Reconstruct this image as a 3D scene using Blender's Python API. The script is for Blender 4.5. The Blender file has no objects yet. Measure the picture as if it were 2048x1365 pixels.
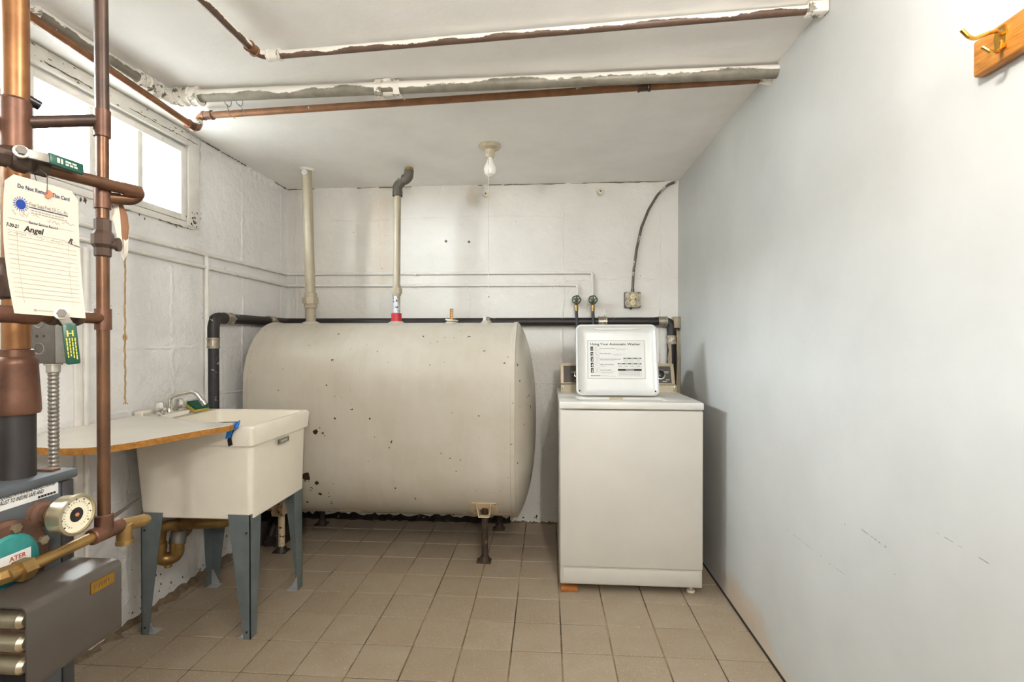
import bpy, bmesh, math, random
from mathutils import Vector as V, Matrix as M
random.seed(7)
PI = math.pi
scene = bpy.context.scene
col = scene.collection

# ------------------------------------------------------------ camera
F, YAW, PITCH, HC = 1000.0, .0708, -.0059, 1.2457
cam = bpy.data.cameras.new('camera'); cam.sensor_width = 36; cam.lens = 36 * F / 2048
cam.clip_start = .02
cam_o = bpy.data.objects.new('camera', cam); col.objects.link(cam_o)
cam_o.location = (0, 0, HC); cam_o.rotation_euler = (PI / 2 + PITCH, 0, YAW)
scene.camera = cam_o

# ------------------------------------------------------------ world: even overcast sky
w = bpy.data.worlds.new('sky'); scene.world = w; w.use_nodes = True
SKY = 90.0
w.node_tree.nodes['Background'].inputs[0].default_value = (.90, .96, 1, 1)
w.node_tree.nodes['Background'].inputs[1].default_value = SKY
scene.view_settings.view_transform = 'Standard'
scene.view_settings.look = 'None'
scene.view_settings.gamma = 1
scene.view_settings.use_curve_mapping = False
scene.view_settings.exposure = 0.5
BULB_W = 19.0
BULB_C = (1.0, .972, .925)

# room extents (metres)
XL, XR, YB, YF, ZC = -1.812, .857, 3.365, -1.7, 2.278
# window openings in the left wall: (y0, y1)
WIN = [(1.60, 2.385), (.30, .84)]
WZ0, WZ1 = 1.83, 2.195
for wy0, wy1 in WIN:       # sky portals help sample the daylight entering each window
    l = bpy.data.lights.new('window_daylight', 'AREA'); l.shape = 'RECTANGLE'
    l.size = WZ1 - WZ0; l.size_y = wy1 - wy0; l.cycles.is_portal = True
    o = bpy.data.objects.new('window_daylight', l); col.objects.link(o)
    o.location = (XL - .09, (wy0 + wy1) / 2, (WZ0 + WZ1) / 2); o.rotation_euler = (0, -PI / 2, 0)

# ------------------------------------------------------------ geometry helpers
cy_, sy_ = math.cos(YAW), math.sin(YAW)
def at(x, y, X=None, Y=None, Z=None):
    """photo pixel -> the point where its sight line meets a plane of the room"""
    f = V((-sy_, cy_, 0)); r = V((cy_, sy_, 0)); u = V((0, 0, 1))
    fw = f * math.cos(PITCH) + u * math.sin(PITCH); up = -f * math.sin(PITCH) + u * math.cos(PITCH)
    d = fw + r * ((x - 1024) / F) + up * ((682.5 - y) / F)
    t = X / d.x if X is not None else Y / d.y if Y is not None else (Z - HC) / d.z
    return V((0, 0, HC)) + d * t

def B(): return bmesh.new()

def box(bm, x0, x1, y0, y1, z0, z1, bev=0, seg=2, mat=None):
    b = bmesh.new(); bmesh.ops.create_cube(b, size=1)
    for v in b.verts:
        v.co = V(((x0 + x1) / 2 + v.co.x * (x1 - x0), (y0 + y1) / 2 + v.co.y * (y1 - y0), (z0 + z1) / 2 + v.co.z * (z1 - z0)))
    if bev: bmesh.ops.bevel(b, geom=b.edges[:], offset=bev, segments=seg, profile=.5, affect='EDGES', clamp_overlap=True)
    if mat is not None: b.transform(mat)
    merge(bm, b)

def merge(bm, b):
    me = bpy.data.meshes.new('tmp'); b.to_mesh(me); b.free(); bm.from_mesh(me); bpy.data.meshes.remove(me)

def frame(d):
    d = V(d).normalized()
    a = V((0, 0, 1)) if abs(d.z) < .9 else V((1, 0, 0))
    x = a.cross(d).normalized(); return x, d.cross(x).normalized(), d

def fillet(pts, rad, n=6):
    pts = [V(p) for p in pts]; out = [pts[0]]
    for i in range(1, len(pts) - 1):
        p = pts[i]; a = pts[i - 1] - p; b = pts[i + 1] - p
        ang = a.angle(b) if a.length and b.length else PI
        if ang > PI - .02: out.append(p); continue
        t = min(rad / math.tan(ang / 2), a.length * .49, b.length * .49)
        s = p + a.normalized() * t; e = p + b.normalized() * t
        for k in range(n + 1):
            q = k / n; out.append((1 - q) ** 2 * s + 2 * q * (1 - q) * p + q * q * e)
    out.append(pts[-1]); return out

def tube(bm, pts, r, seg=16, caps=True, rs=None):
    pts = [V(p) for p in pts]; n = len(pts)
    x, y, d = frame(pts[1] - pts[0]); rings = []
    for i, p in enumerate(pts):
        t = (pts[min(i + 1, n - 1)] - pts[max(i - 1, 0)]).normalized()
        x = (x - t * x.dot(t)).normalized(); y = t.cross(x)
        rr = rs[i] if rs else r
        rings.append([bm.verts.new(p + x * rr * math.cos(2 * PI * k / seg) + y * rr * math.sin(2 * PI * k / seg)) for k in range(seg)])
    for a, b in zip(rings, rings[1:]):
        for k in range(seg): bm.faces.new((a[k], a[(k + 1) % seg], b[(k + 1) % seg], b[k]))
    if caps: bm.faces.new(rings[0][::-1]); bm.faces.new(rings[-1])

def cyl(bm, a, b, r, r2=None, seg=20):
    tube(bm, [a, b], r, seg, True, [r, r if r2 is None else r2])

def lathe(bm, prof, o, axis=(0, 0, 1), seg=24):
    """profile of (radius, height) turned about an axis through o"""
    x, y, d = frame(axis); o = V(o); rings = []
    for r, h in prof:
        if r < 1e-5: rings.append([bm.verts.new(o + d * h)])
        else: rings.append([bm.verts.new(o + d * h + x * r * math.cos(2 * PI * k / seg) + y * r * math.sin(2 * PI * k / seg)) for k in range(seg)])
    for a, b in zip(rings, rings[1:]):
        for k in range(seg):
            k2 = (k + 1) % seg
            if len(a) == 1 and len(b) == 1: continue
            if len(a) == 1: bm.faces.new((a[0], b[k2], b[k]))
            elif len(b) == 1: bm.faces.new((a[k], a[k2], b[0]))
            else: bm.faces.new((a[k], a[k2], b[k2], b[k]))
    if len(rings[0]) > 1: bm.faces.new(rings[0][::-1])
    if len(rings[-1]) > 1: bm.faces.new(rings[-1])

def hexa(bm, a, b, r): tube(bm, [a, b], r, 6)

def prism(bm, poly, t, mp):
    """polygon (u, v) with thickness t, mapped by mp(u, v, w)"""
    lo = [bm.verts.new(mp(u, v, 0)) for u, v in poly]; hi = [bm.verts.new(mp(u, v, t)) for u, v in poly]
    n = len(poly)
    for i in range(n): bm.faces.new((lo[i], lo[(i + 1) % n], hi[(i + 1) % n], hi[i]))
    bm.faces.new(lo[::-1]); bm.faces.new(hi)

def loft(bm, rings, cap0=True, cap1=True):
    R = [[bm.verts.new(p) for p in r] for r in rings]; n = len(R[0])
    for a, b in zip(R, R[1:]):
        for k in range(n): bm.faces.new((a[k], a[(k + 1) % n], b[(k + 1) % n], b[k]))
    if cap0: bm.faces.new(R[0][::-1])
    if cap1: bm.faces.new(R[-1])

def rrect(x0, x1, y0, y1, r, n=5):
    out = []
    for cx, cy, a0 in ((x1 - r, y1 - r, 0), (x0 + r, y1 - r, PI / 2), (x0 + r, y0 + r, PI), (x1 - r, y0 + r, 1.5 * PI)):
        for k in range(n + 1):
            a = a0 + PI / 2 * k / n; out.append((cx + r * math.cos(a), cy + r * math.sin(a)))
    return out

def rough(bm, p0, p1, side, up, wid, hgt, n=60, jit=.5, seed=1, gap=0):
    """an uneven bead of plaster or dirt along p0-p1, triangular in section"""
    rnd = random.Random(seed); p0, p1, side, up = V(p0), V(p1), V(side), V(up); rings = []
    for i in range(n + 1):
        p = p0.lerp(p1, i / n); a = wid * (1 + jit * (rnd.random() * 2 - 1)); h = hgt * (1 + jit * (rnd.random() * 2 - 1))
        rings.append([p, p + side * a, p + side * a * .45 + up * h * .5, p + up * h])
    loft(bm, rings)

# ------------------------------------------------------------ objects
def fin(name, bm, mat, smooth=30):
    bmesh.ops.recalc_face_normals(bm, faces=bm.faces[:])
    me = bpy.data.meshes.new(name); bm.to_mesh(me); bm.free()
    if smooth:
        me.polygons.foreach_set('use_smooth', [True] * len(me.polygons)); me.set_sharp_from_angle(angle=math.radians(smooth))
    me.materials.append(mat)
    o = bpy.data.objects.new(name, me); col.objects.link(o); return o

def root_loc(o):
    while o.parent: o = o.parent
    return o.location.copy()

def part(name, bm, mat, parent, smooth=30, label=None, kind=None):
    bm.transform(M.Translation(-root_loc(parent)))
    o = fin(name, bm, mat, smooth); o.parent = parent
    if label: o['label'] = label
    if kind: o['kind'] = kind
    return o

def thing(name, label, cat, loc=(0, 0, 0), group=None):
    o = bpy.data.objects.new(name, None); col.objects.link(o); o.location = loc; o.empty_display_size = .05
    o['label'] = label; o['category'] = cat
    if group: o['group'] = group
    return o

def solid(name, bm, mat, label, cat, loc, smooth=30, group=None):
    """a thing that is one mesh; loc is its base point"""
    bm.transform(M.Translation(-V(loc))); o = fin(name, bm, mat, smooth); o.location = loc
    o['label'] = label; o['category'] = cat
    if group: o['group'] = group
    return o

def struct(name, bm, mat, smooth=30):
    o = fin(name, bm, mat, smooth); o['kind'] = 'structure'; return o

# ------------------------------------------------------------ materials
def lin(c):
    if isinstance(c, str):
        c = [int(c[i:i + 2], 16) / 255 for i in (1, 3, 5)]
    return tuple((x / 12.92 if x <= .04045 else ((x + .055) / 1.055) ** 2.4) for x in c) + (1,)

class NT:
    def __init__(s, name):
        s.m = bpy.data.materials.new(name); s.m.use_nodes = True; s.t = s.m.node_tree
        s.p = s.t.nodes['Principled BSDF']
        s.tc = s.t.nodes.new('ShaderNodeTexCoord')
    def n(s, typ, **k):
        o = s.t.nodes.new(typ)
        for a, v in k.items(): setattr(o, a, v)
        return o
    def l(s, a, b): s.t.links.new(a, b)
    def noise(s, scale, detail=6, rough=.6, vec=None, dist=0):
        o = s.n('ShaderNodeTexNoise'); o.inputs['Scale'].default_value = scale; o.inputs['Detail'].default_value = detail
        o.inputs['Roughness'].default_value = rough; o.inputs['Distortion'].default_value = dist
        s.l(vec or s.tc.outputs['Object'], o.inputs['Vector']); return o.outputs['Fac']
    def ramp(s, fac, a, b, ca=(0, 0, 0, 1), cb=(1, 1, 1, 1)):
        o = s.n('ShaderNodeValToRGB'); o.color_ramp.elements[0].position = a; o.color_ramp.elements[1].position = b
        o.color_ramp.elements[0].color = ca; o.color_ramp.elements[1].color = cb; s.l(fac, o.inputs[0]); return o.outputs[0]
    def mix(s, fac, a, b, blend='MIX'):
        o = s.n('ShaderNodeMix', data_type='RGBA', blend_type=blend)
        for sock, v in ((o.inputs[0], fac), (o.inputs[6], a), (o.inputs[7], b)):
            if isinstance(v, (int, float)): sock.default_value = v
            elif isinstance(v, tuple): sock.default_value = v
            else: s.l(v, sock)
        return o.outputs[2]
    def math(s, op, a, b=0):
        o = s.n('ShaderNodeMath', operation=op)
        for sock, v in ((o.inputs[0], a), (o.inputs[1], b)):
            if isinstance(v, (int, float)): sock.default_value = v
            else: s.l(v, sock)
        return o.outputs[0]
    def color(s, v):
        if isinstance(v, tuple): s.p.inputs['Base Color'].default_value = v
        else: s.l(v, s.p.inputs['Base Color'])
    def bump(s, h, strength=.3, dist=.01):
        o = s.n('ShaderNodeBump'); o.inputs['Strength'].default_value = strength; o.inputs['Distance'].default_value = dist
        s.l(h, o.inputs['Height']); s.l(o.outputs[0], s.p.inputs['Normal'])
    def xyz(s, vec=None):
        o = s.n('ShaderNodeSeparateXYZ'); s.l(vec or s.tc.outputs['Object'], o.inputs[0]); return o.outputs
    def set(s, rough=.5, metal=0, spec=.5, coat=0):
        s.p.inputs['Roughness'].default_value = rough; s.p.inputs['Metallic'].default_value = metal
        s.p.inputs['Specular IOR Level'].default_value = spec; s.p.inputs['Coat Weight'].default_value = coat
        return s

def plain(name, c, rough=.5, metal=0, var=.12, scale=9, bump=0, bscale=70, spec=.5, spots=None):
    k = NT(name); k.set(rough, metal, spec); c = lin(c)
    dark = tuple(x * (1 - var) for x in c[:3]) + (1,); lite = tuple(min(1, x * (1 + var)) for x in c[:3]) + (1,)
    out = k.ramp(k.noise(scale), .3, .7, dark, lite)
    if spots:
        sc, thr, scol = spots
        out = k.mix(k.ramp(k.noise(sc, 4, .6), thr, thr + .03), out, lin(scol))
    k.color(out)
    if bump: k.bump(k.noise(bscale, 5), bump, .004)
    return k.m

def peeled(name, base, paint, thr=.5, scale=14, top=.0, rough=.5, metal=0, stretch=None):
    """paint flaking off a darker surface"""
    k = NT(name); k.set(rough, metal)
    vec = None
    if stretch:
        mp = k.n('ShaderNodeMapping'); mp.inputs['Scale'].default_value = stretch; k.l(k.tc.outputs['Object'], mp.inputs[0]); vec = mp.outputs[0]
    f = k.noise(scale, 9, .68, vec)
    if top:
        g = k.n('ShaderNodeNewGeometry'); z = k.xyz(g.outputs['Normal'])[2]; f = k.math('ADD', f, k.math('MULTIPLY', z, top))
    msk = k.ramp(f, thr, thr + .025)
    b = lin(base); bb = k.ramp(k.noise(22), .3, .7, tuple(x * .75 for x in b[:3]) + (1,), tuple(min(1, x * 1.25) for x in b[:3]) + (1,))
    k.color(k.mix(msk, bb, lin(paint))); k.bump(msk, .5, .002)
    if metal:
        k.l(k.math('MULTIPLY', k.math('SUBTRACT', 1.0, msk), metal), k.p.inputs['Metallic'])
    return k.m

def painted_wall(name, c, seams=True, rough=.62, bump=.35, stain=None, axis='x'):
    k = NT(name); k.set(rough, 0, .35); c = lin(c)
    g = k.n('ShaderNodeNewGeometry'); pos = g.outputs['Position']
    big = k.noise(2.2, 5, .6, pos)
    out = k.ramp(big, .3, .72, tuple(x * .92 for x in c[:3]) + (1,), tuple(min(1, x * 1.05) for x in c[:3]) + (1,))
    if seams:      # grey scuffs and pinholes in the old paint
        sc = k.noise(17, 8, .72, pos)
        out = k.mix(k.ramp(sc, .68, .80), out, lin('#b5aa9a'))
        pin = k.noise(85, 2, .5, pos)
        out = k.mix(k.ramp(pin, .775, .79), out, lin('#6d6152'))
    h = k.noise(16, 7, .62, pos)
    if stain:
        P = k.xyz(pos)
        for (ay, az, ry, rz, cc) in stain:
            a = 0 if axis == 'x' else 1
            d = k.math('ADD', k.math('POWER', k.math('DIVIDE', k.math('SUBTRACT', P[a], ay), ry), 2), k.math('POWER', k.math('DIVIDE', k.math('SUBTRACT', P[2], az), rz), 2))
            d = k.math('ADD', d, k.math('MULTIPLY', k.math('SUBTRACT', k.noise(7, 6, .7, pos), .5), 1.6))
            out = k.mix(k.ramp(d, .15, 1.0, (.75, .75, .75, 1), (0, 0, 0, 1)), out, lin(cc))
    k.color(out); k.bump(h, bump, .02)
    return k.m

m_ceil = painted_wall('ceiling_paint', '#faf7f3', False, .55, .12)
m_back = painted_wall('back_wall_paint', '#e8e4dd', True, .55, .55, [(-1.13, 1.95, .12, .5, '#e0d2c0'), (-.5, 2.2, .06, .08, '#d8cdbd')], 'x')
m_left = painted_wall('left_wall_paint', '#f4f2f0', True, .5, .75)
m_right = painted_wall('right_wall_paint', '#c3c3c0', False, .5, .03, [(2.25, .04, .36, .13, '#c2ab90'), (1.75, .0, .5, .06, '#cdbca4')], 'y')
m_trim = plain('old_white_trim', '#e7e3dc', .5, 0, .07, 14, .35, 50, spots=(24, .70, '#8d8375'))
m_dirt = plain('brown_dirt', '#7d6a54', .9, 0, .3, 40, .8, 90)
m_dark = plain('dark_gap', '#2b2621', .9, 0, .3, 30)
m_crack = plain('crack_brown_grey', '#6e6355', .9, 0, .3, 30)  # brown-grey of wall cracks and flaked paint spots
m_tar = plain('tar_stain', '#2c221b', .45, 0, .5, 30, 1, 45, spots=(38, .66, '#a8947c'))
def grout_mat():
    k = NT('grout'); k.set(.9)
    g = k.n('ShaderNodeNewGeometry'); pos = g.outputs['Position']
    k.color(k.ramp(k.noise(2.6, 6, .7, pos), .42, .62, lin('#4d3f30'), lin('#a58c69'))); k.bump(k.noise(200, 3, .6, pos), .4, .003); return k.m
m_grout = grout_mat()

def tile_mat():
    k = NT('floor_tile'); k.set(.62, 0, .4)
    g = k.n('ShaderNodeNewGeometry'); pos = g.outputs['Position']
    oi = k.n('ShaderNodeObjectInfo')
    a = k.ramp(oi.outputs['Random'], 0, 1, lin('#938471'), lin('#9d907e'))
    a = k.mix(k.ramp(k.noise(9, 7, .65, pos), .30, .75, (.55, .55, .55, 1), (0, 0, 0, 1)), a, lin('#8a7457'))
    a = k.mix(k.ramp(k.noise(330, 2, .5, pos), .42, .72, (0, 0, 0, 1), (.45, .45, .45, 1)), a, lin('#c6b8a4'))
    a = k.mix(k.ramp(k.noise(150, 3, .5, pos), .66, .72), a, lin('#cabca6'))
    k.color(a); k.bump(k.noise(60, 6, .7, pos), .35, .003); return k.m
m_tile = tile_mat()

def tank_mat():
    k = NT('tank_paint'); k.set(.27, 0, .5)
    P = k.tc.outputs['Object']
    out = k.ramp(k.noise(3, 6, .6), .3, .7, lin('#b6ad9c'), lin('#c3bcb0'))
    mp = k.n('ShaderNodeMapping'); mp.inputs['Scale'].default_value = (9, 2, 1.5); k.l(P, mp.inputs[0])
    out = k.mix(k.ramp(k.noise(2.2, 5, .6, mp.outputs[0]), .45, .8, (0, 0, 0, 1), (.16, .16, .16, 1)), out, lin('#9c9078'))
    out = k.mix(k.ramp(k.noise(33, 3, .55), .70, .715), out, lin('#4e3a28'))
    wob = k.noise(34, 5, .7)
    return k, out, wob
def tank_finish(k, out, wob, chips, name):
    g = k.n('ShaderNodeNewGeometry')
    for (c, r) in chips:
        d = k.n('ShaderNodeVectorMath', operation='DISTANCE'); k.l(g.outputs['Position'], d.inputs[0]); d.inputs[1].default_value = c
        q = k.math('ADD', k.math('DIVIDE', d.outputs['Value'], r), k.math('MULTIPLY', k.math('SUBTRACT', wob, .5), 2.6))
        out = k.mix(k.ramp(q, .78, .86, (1, 1, 1, 1), (0, 0, 0, 1)), out, lin('#3c2619'))
    zz = k.xyz(g.outputs['Position'])[2]; xx = k.xyz(g.outputs['Position'])[0]
    e = k.math('ADD', zz, k.math('MULTIPLY', k.math('SUBTRACT', k.noise(5, 6, .6), .5), .12))
    e = k.math('ADD', e, k.math('MULTIPLY', k.math('LESS_THAN', k.math('ABSOLUTE', k.math('ADD', xx, .78)), .3), .05))
    out = k.mix(k.ramp(e, .240, .244, (1, 1, 1, 1), (0, 0, 0, 1)), out, lin('#e0cdb2'))
    out = k.mix(k.ramp(k.math('ADD', zz, k.math('MULTIPLY', wob, .16)), .283, .288, (1, 1, 1, 1), (0, 0, 0, 1)), out, lin('#553a26'))
    k.color(out); k.bump(k.noise(90, 3), .05, .002); return k.m

m_white = plain('white_enamel', '#d8d5ce', .28, 0, .03, 4)
m_washer = plain('washer_front_enamel', '#cbc6bd', .33, 0, .04, 3, spots=(45, .80, '#b9ad9a'))
m_lid = plain('lid_enamel', '#cecdc9', .3, 0, .02, 4)
m_paper = plain('white_sheet', '#d5d4d0', .5, 0, .02, 5)
m_ink = plain('black_ink', '#1d1b1a', .6, 0, .05)
m_grey_ink = plain('grey_ink', '#8f8a83', .6, 0, .05)
m_console = plain('console_panel', '#4b443d', .4, 0, .12, 20)
m_black = plain('black_plastic', '#161412', .3)
m_chrome = plain('chrome', '#d8d6d2', .12, 1, .03)
m_beige = plain('console_beige', '#c9bda2', .4, 0, .1, 25)
m_alu = plain('brushed_trim', '#b3a68e', .35, .7, .1, 30)
m_tub = plain('tub_resin', '#f0e8d8', .34, 0, .04, 5, spots=(30, .80, '#b8a98f'))
m_leg = plain('grey_leg_steel', '#6e7678', .42, .25, .15, 14, .1, 60, spots=(34, .74, '#4b3f36'))
m_legpad = plain('pale_foot_plate', '#b9bcbe', .4, .4, .1)
m_brass = plain('aged_brass', '#9a7b4a', .34, .7, .3, 18)
m_brassb = plain('bright_brass', '#d8a94e', .22, 1, .12, 20)
m_drainpipe = plain('grey_waste_pipe', '#77736c', .5, .4, .2, 20)
m_lam = plain('laminate_top', '#e7e2d8', .22, 0, .05, 4)
m_chip = plain('chipboard_edge', '#a9732f', .8, 0, .35, 55, .5, 120)
def copper(name, c, d, metal=.6, rough=.36):
    k = NT(name); k.set(rough, metal)
    a = k.ramp(k.noise(9, 8, .66), .32, .68, lin(d), lin(c))
    a = k.mix(k.ramp(k.noise(26, 6, .7), .64, .70), a, lin('#5d3f2c'))
    a = k.mix(k.ramp(k.noise(40, 3, .6), .76, .79), a, lin('#a9b09a'))
    k.color(a); return k.m
m_cu = copper('copper_bright', '#a3744a', '#7c5232')
m_cub = copper('copper_brown', '#7c583e', '#4f382a', .6, .34)
m_cud = copper('copper_dark', '#5e4a3e', '#3b302b', .55, .42)
m_fit = copper('copper_fitting', '#7d5642', '#4c3327', .5, .42)
m_cuc = peeled('copper_ceiling_pipe', '#7d5537', '#e5ddd0', .64, 20, .05, .45, .3)
m_pipeA = peeled('ceiling_pipe_half_painted', '#5f4a3c', '#e9e2d7', .44, 11, .30, .5, .2, (.5, 1, 1))
m_pipeB = peeled('grey_pipe_half_painted', '#7f796c', '#ebe5da', .49, 9, .28, .5, .25, (.4, 1, 1))
m_fitw = peeled('white_fitting', '#8d867a', '#eae4d9', .42, 24, 0, .5, .4)
m_black_pipe = peeled('black_iron_pipe', '#241f1d', '#d9d0c1', .70, 22, .09, .48, 0)
m_stack = peeled('black_stack_flaking', '#2a2729', '#e6dece', .62, 30, 0, .48, 0)
m_coup = plain('coupling_band', '#a59b8c', .35, .7, .25, 40, spots=(30, .6, '#e0d8c9'))
m_tan = plain('tan_painted_pipe', '#a89d87', .42, 0, .08, 12)
m_grey_fit = plain('dark_grey_fitting', '#58544b', .5, .3, .15, 25)
m_red = plain('red_collar', '#b3242f', .4, 0, .2, 40)
m_label_pipe = plain('torn_pipe_label', '#c9ccd2', .4, .2, .1, 30, spots=(40, .56, '#40382e'))
m_blue = plain('blue_tape', '#1777c9', .45, 0, .15, 30)
m_rust = plain('rusty_leg', '#43352a', .7, .3, .4, 30, .5, 60, spots=(28, .63, '#8a5b33'))
m_tanleg = peeled('flaking_tan_leg', '#33241a', '#cdb795', .43, 26, 0, .6, 0)
m_tanbr = peeled('flaking_bracket', '#6d4c30', '#ccb797', .40, 24, 0, .6, 0)
m_porc = plain('porcelain', '#dcd2bd', .25, 0, .08, 20)
m_canopy = plain('aged_porcelain', '#c3b59a', .35, 0, .2, 22)
m_bulb = plain('frosted_bulb', '#f3f0ea', .2, 0, .01)
m_string = plain('pull_string', '#d8d2c6', .8)
m_twine = plain('brown_twine', '#8c7350', .9, 0, .3, 200)
m_hose = plain('black_hose', '#3a3b3d', .5, 0, .1)
m_green = plain('green_enamel', '#154a3c', .35, 0, .1)
m_greenw = plain('green_handwheel', '#3d5646', .4, .3, .2, 60)
m_yel = plain('yellow_print', '#e0c53c', .5, 0, .05)
m_cream_print = plain('pale_print', '#cfd0bd', .5, 0, .05)
m_steel = plain('zinc_steel', '#b9b3a8', .35, .8, .15, 25)
m_box = plain('grey_box_steel', '#6d675f', .45, .6, .2, 20)
m_boxl = plain('pale_box_steel', '#9c9890', .42, .6, .15, 20)
m_flex = plain('flexible_conduit', '#8d877e', .34, .55, .12, 30)
m_outlet = plain('outlet_plate', '#958b7a', .45, .3, .35, 40, spots=(60, .56, '#463d33'))
m_ivory = plain('ivory_socket', '#dcc99a', .4, 0, .05)
m_cable = peeled('armoured_cable', '#6b6459', '#cfc6b8', .55, 14, 0, .5, .4)
m_boiler = plain('boiler_jacket', '#5f6468', .42, .35, .12, 9, .05, 40)
m_boilerd = plain('boiler_edge', '#413f40', .45, .3, .12, 9)
m_cover = plain('control_cover', '#5d5650', .34, .55, .1, 8)
m_teal = plain('teal_pump', '#2f7c79', .45, 0, .2, 30)
m_rustrim = plain('rusted_flange', '#5c4031', .75, .2, .4, 35, .6, 70)
m_nickel = plain('tarnished_nickel', '#b3a68b', .28, .8, .25, 22)
m_dial = plain('dial_face', '#e3dcc2', .5, 0, .03)
m_card = plain('card_stock', '#d9cfc0', .7, 0, .03, 6)
m_cardb = plain('brown_card_back', '#8f6448', .7, 0, .2, 14)
m_navy = plain('navy_print', '#2d3a5c', .6, 0, .05)
m_sunblue = plain('blue_print', '#1d3f9a', .6, 0, .1)
m_pencil = plain('pencil_grey', '#b0a595', .7, 0, .05)
m_orange = plain('orange_eyelet', '#b06a48', .7, 0, .1)
m_redink = plain('red_print', '#b5472f', .6, 0, .05)
m_oak = None
def wood(name, a, b, axis=(1, 1, 1)):
    k = NT(name); k.set(.38, 0, .4)
    mp = k.n('ShaderNodeMapping'); mp.inputs['Scale'].default_value = axis; k.l(k.tc.outputs['Object'], mp.inputs[0])
    k.color(k.ramp(k.noise(9, 8, .7, mp.outputs[0], .6), .33, .68, lin(a), lin(b))); return k.m
m_oak = wood('oak_board', '#8a4f1a', '#c98a3c', (14, 1.4, 14))
m_wood = wood('raw_wood', '#857660', '#b3a48a', (20, 20, 2))
m_shim = wood('shim_wood', '#8a4f22', '#b9783c', (3, 20, 20))
m_hook = m_brassb
m_sponge = plain('green_scourer', '#1f5a43', .9, 0, .2, 80, .6, 250)
m_spongey = plain('yellow_sponge', '#d9bf55', .9, 0, .1, 60, .5, 150)
m_ground = plain('pale_gravel', '#d5d0c6', .9, 0, .15, 12, .3, 60)
m_siding = plain('white_siding', '#eceae6', .6, 0, .03)
m_vent = plain('pale_vent', '#dfe3ea', .5, 0, .05)
m_grass = plain('dry_grass', '#c9c2ae', .8, 0, .15, 30)
def glass():
    k = NT('window_glass'); t = k.t; t.nodes.remove(k.p)
    tr = k.n('ShaderNodeBsdfTransparent'); tr.inputs[0].default_value = (.93, .96, .97, 1)
    gl = k.n('ShaderNodeBsdfGlossy'); gl.inputs['Roughness'].default_value = .05
    mx = k.n('ShaderNodeMixShader'); mx.inputs[0].default_value = .05; k.l(tr.outputs[0], mx.inputs[1]); k.l(gl.outputs[0], mx.inputs[2])
    k.l(mx.outputs[0], t.nodes['Material Output'].inputs[0]); return k.m
m_glass = glass()
def glow():
    k = NT('lit_bulb'); k.p.inputs['Base Color'].default_value = (1, .95, .85, 1)
    k.p.inputs['Emission Color'].default_value = BULB_C + (1,); k.p.inputs['Emission Strength'].default_value = 30; return k.m
m_lit = glow()

# ------------------------------------------------------------ the setting
# floor: a mortar bed with single tiles laid on it
TS = .2; GX, GY = -.343, 2.381
bm = B(); box(bm, XL - .3, XR + .3, YF - .3, YB + .3, -.12, -.004); floor = struct('floor', bm, m_grout, 0)
def tile_mesh():
    b = B(); box(b, -.0974, .0974, -.0974, .0974, -.006, 0, .0018, 1)
    me = bpy.data.meshes.new('tile'); b.to_mesh(me); b.free(); me.materials.append(m_tile); return me
tm = tile_mesh(); far_bits = B()
xs = [GX + TS * i for i in range(-8, 7)]; ys = [GY + TS * j for j in range(-21, 6)]
for x0 in xs:
    for y0 in ys:
        a, b_, c, d = max(x0, XL), min(x0 + TS, XR), max(y0, YF), min(y0 + TS, YB)
        if b_ - a < .012 or d - c < .012: continue
        if d > 1.55:
            o = bpy.data.objects.new('tile', tm); col.objects.link(o); o.parent = floor
            o.location = ((a + b_) / 2, (c + d) / 2, random.uniform(-.0008, .0004))
            o.scale = ((b_ - a) / TS, (d - c) / TS, 1); o.rotation_euler = (random.uniform(-.002, .002), random.uniform(-.002, .002), random.uniform(-.004, .004))
        else:
            box(far_bits, a + .0026, b_ - .0026, c + .0026, d - .0026, -.006, 0)
part('tile_field', far_bits, m_tile, floor, 0, kind='stuff')
bm = B(); rough(bm, (XL, YF, -.003), (XL, 3.3, -.003), (1, 0, 0), (0, 0, 1), .042, .022, 170, .7, 3)
part('dust_edge', bm, m_dirt, floor)

# walls
bm = B(); WT = .26
yy = sorted([YF - .3, YB + .3] + [v for p in WIN for v in p])
for i in range(len(yy) - 1):
    a, b_ = yy[i], yy[i + 1]
    if any(abs(a - p[0]) < 1e-6 for p in WIN):
        box(bm, XL - WT, XL, a, b_, -.1, WZ0); box(bm, XL - WT, XL, a, b_, WZ1, ZC + .1)
    else: box(bm, XL - WT, XL, a, b_, -.1, ZC + .1)
wall_left = struct('wall_left', bm, m_left, 0)
bm = B(); box(bm, XL - .26, XR + .26, YB, YB + .25, -.1, ZC + .1); wall_back = struct('wall_back', bm, m_back, 0)
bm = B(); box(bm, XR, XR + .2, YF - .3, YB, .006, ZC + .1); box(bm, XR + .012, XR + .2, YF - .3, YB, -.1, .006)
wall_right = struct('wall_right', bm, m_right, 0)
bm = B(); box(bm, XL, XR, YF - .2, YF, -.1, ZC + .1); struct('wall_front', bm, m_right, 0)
bm = B(); box(bm, XL - .26, XR + .26, YF - .3, YB + .3, ZC, ZC + .2); ceiling = struct('ceiling', bm, m_ceil, 0)

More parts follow.
